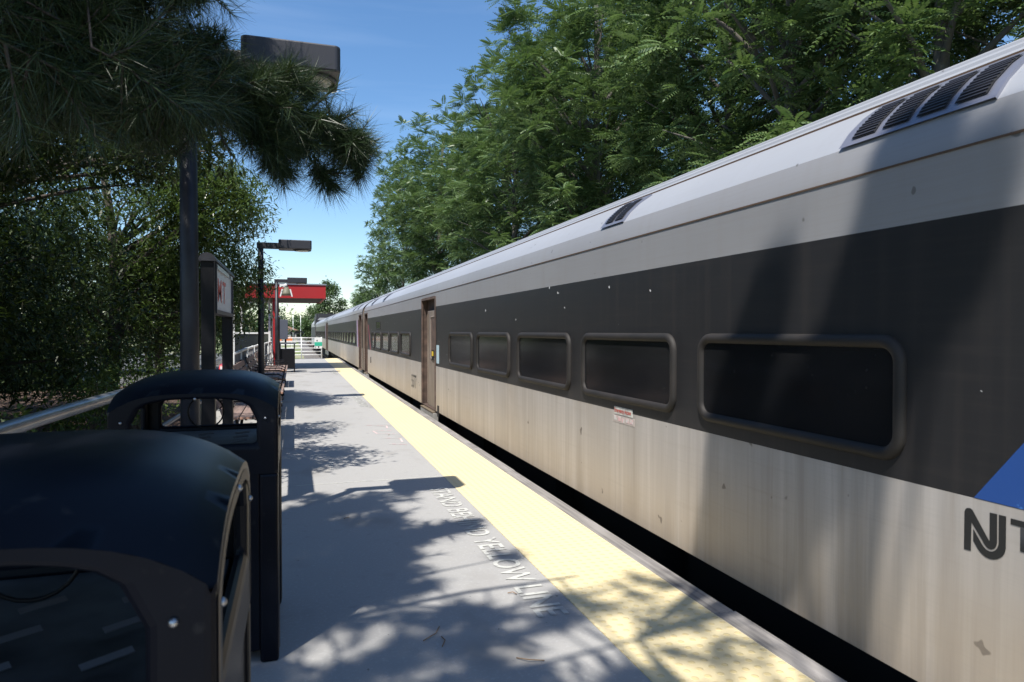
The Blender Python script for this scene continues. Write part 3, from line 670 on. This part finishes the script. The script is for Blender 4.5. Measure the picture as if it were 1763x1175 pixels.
# platform end gate
t = thing('end_gate', (.4, 35.6, 0), 'white five-bar gate closing the far end of the platform', 'gate')
g = MB()
for z in (1.06,.89,.72,.55,.38,.21): g.tube([(-1.15,35.75,z),(.35,35.7,z),(1.33,35.6,z)], .022, 8)
obj('bar', g, M['white'], t)
for x, y in ((-1.15,35.75),(-.4,35.73),(.37,35.7),(1.33,35.6)): g = MB(); g.cyl((x,y,0),(x,y,1.1),.03,n=10); obj('post', g, M['white'], t)
t = thing('gate_notice', (1.15, 35.55, .55), 'small white and green notice fixed to the end gate', 'notice')
g = MB(); g.box(.99,1.36,35.54,35.555,.53,1.07); obj('plate', g, M['white'], t)
g = MB(); g.box(.992,1.358,35.532,35.5395,.66,.85); obj('green_band', g, M['green'], t)
g = MB(); g.box(1.09,1.14,35.532,35.5395,.89,.96); g.box(1.03,1.06,35.532,35.5395,.57,.63); g.box(1.16,1.22,35.532,35.5395,.57,.64); obj('black_mark', g, M['signtext'], t)

# ================================================================ SHELTER
t = thing('shelter', (-.5, 27.5, 0), 'platform shelter with a bright red flat canopy and white framed glazing', 'shelter')
x0, x1, y0, y1, z0, z1 = -1.6, 1.1, 25.4, 29.9, 2.57, 3.04
g = MB(); g.box(x0,x1,y0,y0+.08,z0,z1); g.box(x0,x1,y1-.08,y1,z0,z1); g.box(x1-.08,x1,y0+.08,y1-.08,z0,z1); g.box(x0,x0+.08,y0+.08,y1-.08,z0,z1); obj('canopy_fascia', g, M['red'], t)
g = MB(); g.box(x0+.08,x1-.08,y0+.08,y1-.08,z0+.02,z0+.12); obj('soffit', g, M['soffit'], t)
g = MB(); g.box(x0-.03,x1+.03,y0-.03,y1+.03,z1+.002,z1+.05); obj('roof_cap', g, M['galv'], t)
for y in (y0+.2, y1-.35): g = MB(); g.box(-.70,-.57,y,y+.15,0,z0); obj('red_post', g, M['red'], t)
for x, y in ((-.86,y0+.5),(-2.05,y0+.5),(-2.05,y1-.3),(-.86,y1-.3)): g = MB(); g.box(x,x+.07,y,y+.07,0,z0); obj('frame_post', g, M['white'], t)
g = MB()
for z in (.15,1.30,2.4): g.box(-1.98,-.86,y0+.51,y0+.56,z,z+.06); g.box(-2.04,-1.99,y0+.57,y1-.3,z,z+.06)
obj('frame_rail', g, M['white'], t)
g = MB(); g.box(-1.98,-.86,y0+.53,y0+.54,.21,1.3); g.box(-2.02,-2.01,y0+.57,y1-.3,.21,1.3); obj('glazing', g, M['glass_clear'], t)
# information panel on a post
t = thing('information_panel', (-.3, 24.95, 0), 'grey enamel information panel on a black post behind the square bin', 'information panel')
g = MB(); g.box(-.47,-.19,24.95,25.02,1.12,1.8); obj('panel', g, M['info'], t, bevel=.01)
g = MB(); g.box(-.30,-.24,25.025,25.08,0,1.75); obj('post', g, M['blackmetal'], t)
t = thing('round_sign', (-.47, 24.2, 1.9), 'small pale half-round cap sign on a dark post in front of the information panel', 'sign')
g = MB(); g.tube([(-.50+.1*math.cos(a), 24.2, 1.80+.1*math.sin(a)) for a in np.linspace(.2, math.pi-.2, 9)], .02, 6); obj('hoop', g, M['galv'], t)
g = MB(); g.box(-.56,-.44,24.22,24.3,0,1.82); obj('post', g, M['blackmetal'], t)
# ================================================================ VEGETATION
def norm(a): return a/np.maximum(np.linalg.norm(a, axis=-1, keepdims=True), 1e-9)
def quads(c, d, n, L_, Wd, droop=0):
    """diamond leaves: base c, direction d, face normal n"""
    s = norm(np.cross(d, n)); L_ = np.asarray(L_).reshape(-1,1); Wd = np.asarray(Wd).reshape(-1,1)
    mid = c + d*L_*.45; tip = c + d*L_ - np.array([0,0,1])*L_*droop
    V = np.stack([c, mid+s*Wd/2, tip, mid-s*Wd/2], 1).reshape(-1,3)
    return V, np.arange(len(V)).reshape(-1,4)
def rdirs(n): return norm(rng.normal(size=(n,3)))
def shell_pts(n, ctr, rad, lo=.55, hi=1.0, zmin=-1):
    d = rdirs(n*3); d = d[d[:,2] > zmin][:n]; r = rng.uniform(lo, hi, (len(d),1))**.7
    return np.array(ctr) + d*r*np.array(rad), d
def limbs(mb, base, h, r0, targets, frac=(.25,.95)):
    base = Vector(base)
    wob = Vector((random.uniform(-.3,.3), random.uniform(-.3,.3), 0))
    pts = [base + wob*math.sin(i/6*3)+Vector((0,0,h*i/6)) for i in range(7)]
    mb.tube(pts, [r0*(1-.11*i) for i in range(7)], 9)
    for tx in targets:
        tx = Vector(tx); f = max(.15, min(.95, (tx.z-base.z)/h*.75)); i = f*6; k = min(int(i), 5)
        p0 = pts[k].lerp(pts[k+1], i-k); L_ = (tx-p0).length; m1 = p0.lerp(tx, .4)+Vector((random.uniform(-.12,.12),random.uniform(-.12,.12),.12))*L_*.6
        m2 = p0.lerp(tx, .75)+Vector((random.uniform(-.1,.1),random.uniform(-.1,.1),.08))*L_*.5
        ra = r0*.32*min(1.2, L_/4+.3); mb.tube([p0, m1, m2, tx], [ra, ra*.65, ra*.4, ra*.15], 6, cap=False)

# --- compound-leaved trees (fronds of paired leaflets)
def frond_template():
    V = []
    for i in range(7):
        x = .12+.125*i
        for s in (-1, 1):
            ln = .25*(1-abs(i-2.6)/9)
            a = R(62); d = np.array([math.cos(a), s*math.sin(a), -.28]); d /= np.linalg.norm(d); w = np.array([.046, -s*.016, .016])
            b = np.array([x, 0, -.25*x*x]); V += [b, b+d*ln*.4+w, b+d*ln, b+d*ln*.4-w]
    b = np.array([.97,0,-.235]); V += [b, b+[.07,.035,-.04], b+[.16,0,-.1], b+[.07,-.035,-.04]]
    return np.array(V)
FT = frond_template()
def fronds(P, D, size):
    """P bases, D directions (unit), size scalars"""
    up = np.array([0,0,1.]) + rng.normal(scale=.25, size=D.shape)
    Y_ = norm(np.cross(up, D)); Z_ = np.cross(D, Y_)
    B = np.stack([D, Y_, Z_], 1)                 # rows are axes
    V = P[:,None,:] + (FT[None]@B)*size[:,None,None]
    return V.reshape(-1,3)
def ailanthus(base, h, rad, ncl, label, name='broadleaf_tree', dens=21, zlow=.22):
    t = thing(name, base, label, 'tree', 'trees beyond the train')
    bx, by, bz = base
    ctr = np.array([bx, by, bz+h*(.5+zlow/2)]); r3 = np.array([rad, rad, h*(1-zlow)/2])
    cl, dd = shell_pts(ncl, ctr, r3, .35, 1.0, -.95)
    P = []; D = []; S = []
    for c, o in zip(cl, dd):
        n = rng.integers(dens-5, dens+6)
        for _ in range(2):
            cc = c + rng.normal(scale=.42, size=3)
            az = rng.uniform(0, 2*math.pi, n); el = rng.uniform(-.45, .75, n)
            d = np.stack([np.cos(az)*np.cos(el), np.sin(az)*np.cos(el), np.sin(el)], 1) + o*.35
            P.append(cc+norm(d)*.08); D.append(norm(d)); S.append(rng.uniform(.38,.68,n))
    P = np.concatenate(P); D = np.concatenate(D); S = np.concatenate(S)
    V = fronds(P, D, S); npobj('crown', V, np.arange(len(V)).reshape(-1,4), M['leaf_ailan'], t)
    mb = MB(); limbs(mb, (bx,by,bz), h*.9, .2, [tuple(c) for c in cl[::7]]); obj('trunk', mb, M['palebark'], t)
    return t
print('train trees')
GZ = -1.3
A1 = ailanthus((10.2, 30.5, GZ), 15.8, 3.7, 240, 'tall compound-leaved tree beyond the train whose top marks the step down in the tree line')
A2 = ailanthus((10.6, 23.0, GZ), 17.5, 3.9, 260, 'large dense compound-leaved tree rising out of the frame, left of the pale branches')
A3 = ailanthus((9.4, 44, GZ), 16.8, 4.0, 260, 'broad rounded compound-leaved tree left of the tallest ones')
A4 = ailanthus((10.5, 12.6, GZ), 16.0, 3.7, 140, 'open-crowned compound-leaved tree with pale bare branches showing', dens=18)
lab = [(A4,(11.2,9.3,GZ),'open compound-leaved tree above the small middle roof vents',1.9,(1,1,1)),
       (A2,(12.0,16.8,GZ),'dark-trunked compound-leaved tree above the centre of the train roof',2.6,(1,1,1.02)),
       (A4,(14.0,7.5,GZ),'thin tree at the top right behind the big roof vent',.7,(1,1,1.0)),
       (A2,(13.5,4.5,GZ),'rightmost tree in the top corner above the train',4.0,(.9,.9,.95)),
       (A1,(13.2,27,GZ),'second-row tree filling in behind the tall compound-leaved trees',1.2,(1.05,1.05,1.1)),
       (A3,(11.5,37,GZ),'second-row tree between the broad rounded tree and the tall ones',2.2,(1,1,.95)),
       (A1,(12.5,53,GZ),'shadowed tree behind the broad rounded tree',3.0,(1.1,1.1,1.02)),
       (A3,(9.3,61,GZ),'leftmost tree of the row beyond the train, standing against the sky',5.1,(.72,.72,1.14)),
       (A4,(15.0,12,GZ),'back-row thin tree seen through the open crowned tree',3.6,(1.15,1.15,1.0)),
       (A2,(7.8,66,GZ),'low tree whose side twigs stick out over the far train roof',1.1,(.62,.62,.62))]
for src, loc, lb, rz, scl in lab: dup(src, loc, lb, rz, scl)

# --- narrow-leaved oaks left of the platform
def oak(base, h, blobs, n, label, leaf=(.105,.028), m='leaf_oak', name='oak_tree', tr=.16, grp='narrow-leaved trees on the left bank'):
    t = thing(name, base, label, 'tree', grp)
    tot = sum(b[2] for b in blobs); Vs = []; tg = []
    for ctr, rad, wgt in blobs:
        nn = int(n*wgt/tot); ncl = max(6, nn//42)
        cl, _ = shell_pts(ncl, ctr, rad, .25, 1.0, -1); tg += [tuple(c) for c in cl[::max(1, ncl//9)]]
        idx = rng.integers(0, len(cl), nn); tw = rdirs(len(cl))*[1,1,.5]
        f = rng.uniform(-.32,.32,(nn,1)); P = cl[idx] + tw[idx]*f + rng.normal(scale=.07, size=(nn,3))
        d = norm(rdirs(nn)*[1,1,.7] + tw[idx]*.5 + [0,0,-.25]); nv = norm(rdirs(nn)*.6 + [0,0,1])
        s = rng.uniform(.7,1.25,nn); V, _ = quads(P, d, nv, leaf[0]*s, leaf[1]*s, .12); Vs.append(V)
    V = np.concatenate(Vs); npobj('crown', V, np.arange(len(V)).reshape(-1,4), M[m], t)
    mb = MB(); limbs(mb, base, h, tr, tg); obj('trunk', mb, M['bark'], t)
    return t
oak((-4.3,9.2,-.3), 4.2, [((-4.4,9,2.6),(2.9,2.4,1.5),1.0),((-3.6,8.6,1.6),(2.0,1.8,1.2),.7),((-1.5,8.6,3.5),(.95,1.0,.5),.3),((-5.4,10.5,1.8),(2.2,2.5,1.7),.6)], 44000, 'dark narrow-leaved tree on the left with sky showing through its top')
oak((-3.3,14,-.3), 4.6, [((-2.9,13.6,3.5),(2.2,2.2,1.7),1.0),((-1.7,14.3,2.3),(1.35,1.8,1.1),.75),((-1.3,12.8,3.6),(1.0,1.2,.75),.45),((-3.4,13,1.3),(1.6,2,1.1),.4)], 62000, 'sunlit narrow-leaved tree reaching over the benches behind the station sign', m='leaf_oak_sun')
oak((-7.0,17,-.4), 6, [((-7,17,3.0),(3.4,3.6,2.3),1.0),((-6.2,15,1.3),(3,2.6,1.5),.5)], 40000, 'tall bushy tree behind the two narrow-leaved trees on the left', leaf=(.12,.035))
oak((-3.9,6.2,-.3), 3.4, [((-3.5,6.3,1.45),(1.3,1.9,1.15),1.0),((-4.6,7.5,1.4),(1.5,1.6,1.2),.6),((-1.15,6.4,3.45),(.8,1.0,.4),.22),((-2.5,6.5,3.1),(1.0,1.2,.5),.3)], 46000, 'shaded narrow-leaved tree nearest the camera at the left edge')
oak((-9.0,11,-.5), 6, [((-9,11,2.3),(3,3.4,2.1),1.0)], 26000, 'far left bushy tree closing the view behind the dark narrow-leaved tree', leaf=(.12,.035))
oak((-3.6,21.5,-.4), 3.8, [((-3.4,21,2.4),(1.8,2.6,1.5),1.0)], 22000, 'bushy tree left of the red shelter, behind the picket railing', leaf=(.12,.035))
# shrubs on the bank
def shrub(x, y, r, h, n, label):
    t = thing('shrub', (x, y, -.25), label, 'shrub', 'shrubs on the planted bank')
    cl, _ = shell_pts(max(14, n//40), (x,y,h*.5-.1), (r,r,h*.5), .3, 1, -.9); idx = rng.integers(0, len(cl), n)
    P = cl[idx]+rng.normal(scale=.08, size=(n,3)); s = rng.uniform(.7,1.3,n)
    V, F = quads(P, norm(rdirs(n)+[0,0,.2]), norm(rdirs(n)*.6+[0,0,1]), .055*s, .026*s, .1); npobj('foliage', V, F, M['leaf_shrub'], t)
    mb = MB()
    for k in range(34):
        c = Vector(cl[rng.integers(0, len(cl))]); b = Vector((x+random.uniform(-.25,.25), y+random.uniform(-.25,.25), -.25)); mb.tube([b, b.lerp(c,.5)+Vector((random.uniform(-.1,.1),random.uniform(-.1,.1),.08)), c], [.012,.008,.003], 5, cap=False)
    obj('twigs', mb, M['palebark'], t)
shrub(-2.5,5.9,.75,1.0,2600,'leafy shrub nearest the pipe handrail at the left edge')
shrub(-2.1,8.3,.6,.95,2400,'bright leafed shrub just left of the nearest lamp post base')
shrub(-4.2,6.9,1.0,1.2,3200,'wide shrub with bare twigs at the far left edge')
shrub(-2.3,11.2,.7,1.1,2600,'shrub behind the station sign posts')
shrub(-5.8,9.0,1.2,1.3,3600,'low shrub under the dark narrow-leaved tree')
# leaf litter and bare twigs on the bank
n = 5000; P = np.stack([rng.uniform(-7,-1.4,n), rng.uniform(1,16,n), np.full(n,-.12)], 1); P[:,2] += -.012*((-P[:,0]-1.35)/18)**1.15*60+.05*np.sin(P[:,0]*2.1+P[:,1]*1.3)+.03
s = rng.uniform(.6,1.4,n); V, F = quads(P, norm(rdirs(n)*[1,1,.15]), norm(rdirs(n)*.4+[0,0,1]), .06*s, .03*s)
o = npobj('leaf_litter', V, F, M['leaflit']); tag(o, 'dry brown leaf litter spread over the planted bank', 'leaf litter', kind='stuff')
mb = MB()
for (x,y,a,l) in [(.55,3.03,.6,.16),(.62,2.95,1.1,.1),(1.12,3.42,2.2,.05),(.9,2.75,-.8,.12),(.35,5.2,.3,.05),(1.2,9.2,.9,.06)]:
    mb.tube([(x,y,.006),(x+l*.5*math.cos(a),y+l*.5*math.sin(a),.012),(x+l*math.cos(a+.3),y+l*math.sin(a+.3),.006)], .0025, 5)
o = obj('twig_litter', mb, M['leaflit']); tag(o, 'small dry twigs scattered on the concrete near the lettering', 'twigs', kind='stuff')

# --- pine over the near platform
pine = thing('pine_tree', (-3.7, 1.0, -.3), 'long-needled pine reaching over the platform and the nearest lamp post', 'tree')
TP = []; TD = []; tips = []
def tuft(p, d): TP.append(p); TD.append(d)
def branch(pts, r0, dens=16, spread=.12, t0=.25, side_len=.25, droop=-.1):
    """limb with needle-bearing shoots along it"""
    pts = [Vector(p) for p in pts]; tips.append((pts, r0))
    n = len(pts)-1
    for k in range(int(dens)):
        f = t0+(1-t0)*random.random()**.75; i = min(int(f*n), n-1); p = pts[i].lerp(pts[i+1], f*n-i); ax = (pts[i+1]-pts[i]).normalized()
        q = Vector(rdirs(1)[0]); d = (q*.9+ax*.55+Vector((0,0,droop))).normalized()
        l = side_len*random.uniform(.3,1)*(1.25-.5*f); tips.append(([p, p+d*l*.6+Vector((0,0,-.01)), p+d*l], .006))
        for a in (.55, 1.0): tuft(p+d*l*a, d)
MAINL = []
def main_limb(z0, tip, r0=.045):
    a = Vector((-3.68,1.0,z0)); tip = Vector(tip); v = tip-a; side = Vector((-v.y, v.x, 0)).normalized()*random.uniform(-.12,.12)*v.length
    pts = [a, a+v*.3+side*.6+Vector((0,0,.1)), a+v*.55+side, a+v*.8+side*.7+Vector((0,0,.12)), tip]
    tips.append((pts, r0))
    for i in range(len(pts)-1):
        for q in range(6):
            f = (i+q/6)/4
            if f > .15: MAINL.append(pts[i].lerp(pts[i+1], q/6))
for z0, tip in [(3.6,(-.9,2.9,2.95)),(3.2,(-1.3,3.6,2.6)),(3.9,(-1.6,2.2,3.3)),(4.6,(-.9,1.9,4.6)),(5.0,(-1.4,2.9,4.9)),(5.4,(-1.1,1.0,5.4)),(5.8,(-1.9,2.0,6.2)),(6.2,(-1.5,.4,6.6)),
                (6.6,(-2.2,1.3,7.2)),(4.8,(-.4,1.3,5.3)),(4.2,(-2.3,3.0,4.2)),(5.2,(-.6,.2,6.0)),(5.6,(-2.8,-.4,6.4)),(6.9,(-.9,-1.6,8.0)),(7.2,(-1.2,-1.0,9.2)),(6.0,(-4.8,2.2,6.8)),(5.0,(-5.2,.2,5.6))]:
    main_limb(z0, tip)
def near_limb(p):
    p = Vector(p); c = [q for q in MAINL if q.x < p.x+.2] or MAINL
    return min(c, key=lambda q: (q-p).length)
# visible branch reaching to the lamp head
branch([(-3.6,1.1,3.6),(-1.9,2.4,2.95),(-.95,3.1,2.62),(-.42,3.4,2.52),(-.1,3.55,2.50),(.2,3.72,2.46)], .03, 60, t0=.5, side_len=.26)
branch([(-.05,3.57,2.50),(.18,3.7,2.48),(.34,3.78,2.38)], .014, 40, t0=.0, side_len=.22)
branch([(.1,3.6,2.50),(.28,3.72,2.42),(.36,3.78,2.30)], .012, 26, t0=.1, side_len=.17)
branch([(-.35,3.4,2.52),(-.22,3.5,2.42),(-.12,3.55,2.33)], .012, 24, t0=.0, side_len=.2)
branch([(-.1,3.55,2.48),(.02,3.66,2.36),(.18,3.76,2.20)], .012, 28, t0=.1, side_len=.18, droop=-.4)
branch([(-.3,3.45,2.50),(-.14,3.56,2.34),(-.02,3.66,2.18)], .012, 24, t0=.1, side_len=.15, droop=-.4)
branch([(-.25,3.47,2.52),(-.1,3.5,2.60),(.0,3.58,2.66)], .012, 26, t0=.0, side_len=.17, droop=.2)
branch([(-.1,3.5,2.54),(.05,3.6,2.62),(.08,3.64,2.62)], .012, 9, t0=.1, side_len=.12, droop=.2)
branch([(-.42,3.4,2.52),(-.38,3.35,2.66),(-.34,3.4,2.74)], .012, 14, t0=.0, side_len=.2, droop=.1)
# dark mass top left
for k in range(110):
    y = random.uniform(2.6,4.4); rr = random.uniform(-.37,-.10); x = rr*y*1.0; z = 1.4+y*random.uniform(.27,.62)
    q_ = near_limb((x-.25,y-.25,z)); branch([q_, q_.lerp(Vector((x,y,z)),.5)+Vector((0,0,.06)), (x-.2,y-.2,z+.04),(x,y,z)], .008, 12, t0=.7, side_len=.36)
# crown above and behind the camera: its shadow falls over the near platform and the train side
lit = [(1.10,3.60,.34,.26),(.13,3.05,.10,.09),(.42,5.45,.14,.14),(.66,4.6,.08,.07),(1.25,2.75,.12,.07),(.57,2.78,.09,.06),(.36,3.42,.05,.05),(.92,3.98,.16,.08),(.45,2.45,.1,.06),(.95,2.35,.08,.05),(.6,5.95,.5,.22)]
n_ = 0
while n_ < 540:
    X_ = random.uniform(-1.4,1.40); Y_ = random.uniform(.6,5.65)
    if any(((X_-a)/ (c+.08))**2+((Y_-b)/(d+.08))**2 < 1 for a,b,c,d in lit): continue
    if X_ > .72 and Y_ > 4.1: continue
    z = random.uniform(4.2,7.5); p = Vector((X_-.3645*z, Y_-.429*z, z)); n_ += 1
    b0 = near_limb(p)
    branch([b0, b0.lerp(p,.6)+Vector((random.uniform(-.06,.06),random.uniform(-.06,.06),.06)), p], .010, 9, t0=.8, side_len=.3)
for X_, Y_ in [(1.84,3.42),(1.95,3.3),(1.72,3.3),(1.92,2.95),(1.78,2.85),(1.62,2.9),(1.75,2.5),(1.58,2.6),(1.9,2.62),(1.45,3.15),(1.6,2.2),(1.8,1.9),(1.9,2.1),(1.7,2.05)]:
    z = random.uniform(5.4,7.2); p = Vector((X_-.3645*z, Y_-.429*z, z)); b0 = near_limb(p); branch([b0, b0.lerp(p,.6)+Vector((0,0,.08)), p], .005, 4, t0=.85, side_len=.3)
for yy, zz in [(2.0,2.2),(2.05,1.9),(2.15,1.7),(1.9,1.75),(2.2,1.45),(2.4,1.2),(2.1,1.3),(2.55,.9),(2.75,.8),(2.85,.6),(3.05,.5),(2.75,.35),(3.2,.3),(3.0,.1),(3.35,.1),(2.3,.95),(2.95,1.4),(3.1,1.1),(3.25,.85),(2.0,2.0),(2.2,1.6),(2.3,1.3),(2.6,.8)]:
    for _ in range(15):
      s_ = random.uniform(1.9,2.6); yy += random.uniform(-.03,.03); p = Vector((2.25-1.13*s_, yy-1.33*s_, zz+3.1*s_)); b0 = near_limb(p); branch([b0, b0.lerp(p,.6)+Vector((0,0,.08)), p], .006, 9, t0=.93, side_len=.2)
TPa = np.array([tuple(p) for p in TP]); TDa = np.array([tuple(d) for d in TD])
NN = 58; N_ = len(TPa)
c = np.repeat(TPa, NN, 0) - np.repeat(TDa, NN, 0)*rng.uniform(0,.12,(N_*NN,1)); d = norm(np.repeat(TDa, NN, 0)*.75 + rdirs(N_*NN)*.85)
ln = rng.uniform(.09,.165,N_*NN).reshape(-1,1); s = norm(np.cross(d, rdirs(N_*NN)))*.0017
tip = c + d*ln - np.array([0,0,1])*ln*.10
V = np.stack([c-s, c+s, tip], 1).reshape(-1,3); npobj('needles', V, np.arange(len(V)).reshape(-1,3), M['needle'], pine)
mb = MB(); mb.tube([(-3.7,1.0,-.4),(-3.75,1.05,2),(-3.65,.95,5),(-3.7,1.0,8.2)], [.24,.2,.15,.05], 12)
obj('trunk', mb, M['bark'], pine)
mb = MB()
for pts, r in tips:
    k = len(pts); mb.tube(pts, [r*(1-.75*i/(k-1)) for i in range(k)], 5, cap=False)
obj('boughs', mb, M['bark'], pine)
print('pine needles', len(V)//3)

oak((-7.6,3.2,-.5), 9.5, [((-7.4,3.2,8.0),(3.8,4.4,2.7),1.0)], 26000, 'tall shade tree beside the pine, outside the left edge', leaf=(.2,.09), tr=.25)  # added out of view to throw shade on the left foliage
oak((-8.6,9.0,-.5), 10, [((-8.4,8.8,8.2),(3.7,4.0,2.6),1.0)], 24000, 'second tall shade tree outside the left edge, farther along the bank', leaf=(.2,.09), tr=.25)  # also added out of view, carries that shade farther along
# --- distant trees
def far_tree(base, h, rad, n, label, leaf=.5, shape=1.0, grp='trees beyond the end of the platform'):
    t = thing('distant_tree', base, label, 'tree', grp); bx, by, bz = base
    ncl = 90; u = rng.uniform(.12,1,ncl); az = rng.uniform(0,6.283,ncl); r = rad*np.sin(np.pi*np.clip(u,0,1)**shape*.93+.07)**.7*rng.uniform(.55,1.02,ncl)
    cl = np.stack([bx+r*np.cos(az), by+r*np.sin(az), bz+h*u], 1); idx = rng.integers(0,ncl,n)
    P = cl[idx]+rng.normal(scale=rad*.14, size=(n,3)); s = rng.uniform(.6,1.3,n)*leaf
    V, F = quads(P, norm(rdirs(n)*[1,1,.5]), norm(rdirs(n)*.7+[0,0,1]), s, s*.5, .1); npobj('crown', V, F, M['leaf_far'], t)
    mb = MB(); limbs(mb, base, h*.8, rad*.06, [tuple(c) for c in cl[::8]]); obj('trunk', mb, M['bark'], t); return t
f1 = far_tree((5.6,112,GZ), 10.2, 2.7, 9000, 'pointed dense tree standing above the dark locomotive', leaf=.38, shape=.8)
f2 = far_tree((3.2,118,GZ), 6.6, 1.9, 5000, 'lower bushy tree just left of the pointed one', leaf=.34)
f3 = far_tree((-3.9,62,GZ), 6.6, 3.6, 9000, 'dark tree behind the red shelter at the left of the sky gap', leaf=.3)
f4 = far_tree((3.0,330,GZ), 8.5, 8, 4500, 'hazy round tree at the end of the line', leaf=1.1)
for src, loc, lb, rz, sc_ in [(f4,(-9,300,GZ),'hazy tree left of the signal masts far down the line',1,(1,1,1)),(f4,(14,360,GZ),'hazy tree far down the line behind the bushy tree',2,(1,1,1)),(f4,(-24,280,GZ),'hazy tree far left behind the shelter',3,(1.2,1.2,1.2)),
    (f4,(28,300,GZ),'far tree hidden behind the locomotive',4,(1.2,1.2,1.1)),(f3,(-9,50,GZ),'dark tree beyond the parking lot left of the shelter',2,(1.1,1.1,1.1)),(f3,(-16,46,GZ),'dark tree at the back of the parking lot',4,(1.3,1.3,1.2)),
    (f3,(-24,40,GZ),'leftmost dark tree at the back of the parking lot',5,(1.4,1.4,1.3)),(f3,(9.5,84,GZ),'dark tree between the train row and the pointed tree',1,(.9,.9,1.0)),(f1,(9.5,100,GZ),'tree right of the pointed one behind the train roof',2,(.9,.9,.78)),(f3,(-20,26,GZ),'big dark tree seen through the left foliage',1,(1.5,1.5,1.4)),(f3,(-12.5,21.5,GZ),'dark tree standing right behind the left foliage',2.5,(1.1,1.1,1.0)),(f3,(-8.5,25.5,GZ),'dark tree at the near corner of the parking lot',.7,(.95,.95,.9)),(f3,(-16,16,GZ),'dark tree behind the far left bushy tree',3.4,(1.2,1.2,1.05))]:
    dup(src, loc, lb, rz, sc_)

# ================================================================ FAR SMALL THINGS
def signal(x, y, h, label):
    t = thing('signal_mast', (x,y,GZ), label, 'signal mast', 'crossing signal masts')
    g = MB(); g.cyl((x,y,GZ),(x,y,GZ+h),.08,.06,n=8); obj('mast', g, M['white'], t)
    g = MB(); g.box(x-.6,x+.6,y-.1,y+.05,GZ+2.5,GZ+2.7); g.cyl((x-.5,y-.12,GZ+2.4),(x-.5,y-.3,GZ+2.4),.25); g.cyl((x+.5,y-.12,GZ+2.4),(x+.5,y-.3,GZ+2.4),.25); obj('lamp_arm', g, M['blackmetal'], t)
signal(-.1,140,6.2,'left one of two thin white crossing masts beyond the gate'); signal(1.4,150,6.0,'right one of two thin white crossing masts beyond the gate')
t = thing('house', (-3.4,170,GZ), 'small pale house with an orange-brown roof beyond the level crossing', 'house')
g = MB(); g.box(-6,.6,168,174,GZ,1.6); obj('wall', g, M['brick'], t)
g = MB(); g.prism([(-6.5,167.5,1.6),(1.1,167.5,1.6),(-2.7,167.5,3.2)], (0,7,0)); obj('roof', g, M['roofing'], t)
g = MB()
for x in (-4.6,-2.4,-.6): g.box(x,x+.8,167.96,168.02,-.2,1.0)
obj('window', g, M['tint'], t)
for i, (x, lb) in enumerate(((-.95,'left orange barrier board behind the square bin'),(-.3,'right orange barrier board behind the square bin'))):
    t = thing('barrier_board', (x,46,GZ), lb, 'barrier', 'orange barrier boards')
    g = MB(); g.box(x-.22,x+.22,45.97,46.03,.72,1.02); obj('board', g, M['orange'], t)
    g = MB(); g.box(x-.2,x-.16,45.97,46.03,GZ,.72); g.box(x+.16,x+.2,45.97,46.03,GZ,.72); obj('leg', g, M['white'], t)
def car(x, y, rz, col, label):
    t = thing('parked_car', (0,0,0), label, 'car', 'cars in the parking lot'); mt = mat('car_paint_'+col[0], col[1], .25, spec=.6, coat=.5)
    body = [(-2.2,.35),(-2.25,.7),(-2.1,.92),(-1.2,1.0),(-.55,1.42),(.9,1.45),(1.6,1.02),(2.15,.95),(2.25,.65),(2.2,.35)]
    g = MB(); g.prism([(p[0],-.88,p[1]) for p in body], (0,1.76,0)); obj('body', g, mt, t, bevel=.05)
    g = MB()
    for s in (-.885,.885): g.poly([(-1.05,s,1.02),(-.5,s,1.37),(.85,s,1.39),(1.35,s,1.04)])
    g.obox((-.9,0,1.23),(.28,0,.19),(0,.75,0),(-.006,0,.01)); obj('window', g, M['tint'], t)
    for a in (-1.4,1.4):
        for s in (-.8,.8): g = MB(); g.cyl((a,s-.1,.33),(a,s+.1,.33),.33,n=20); w = obj('wheel', g, M['under'], t); g = MB(); g.cyl((a,s-.11,.33),(a,s+.11,.33),.18,n=14); obj('rim', g, M['galv'], w)
    g = MB()
    for s in (-.65,.65): g.box(-2.27,-2.22,s-.15,s+.15,.68,.8)
    obj('headlight', g, M['white'], t)
    t.location = (x,y,GZ); t.rotation_euler = (0,0,rz)
car(-8.6,27,R(10),('white',(.7,.7,.7)),'white parked car glimpsed through the left foliage')
car(-2.8,41,R(88),('red',(.5,.02,.02)),'red parked car behind the picket railing')
car(-13.5,29,R(5),('silver',(.4,.42,.45)),'silver parked car farther left in the parking lot')
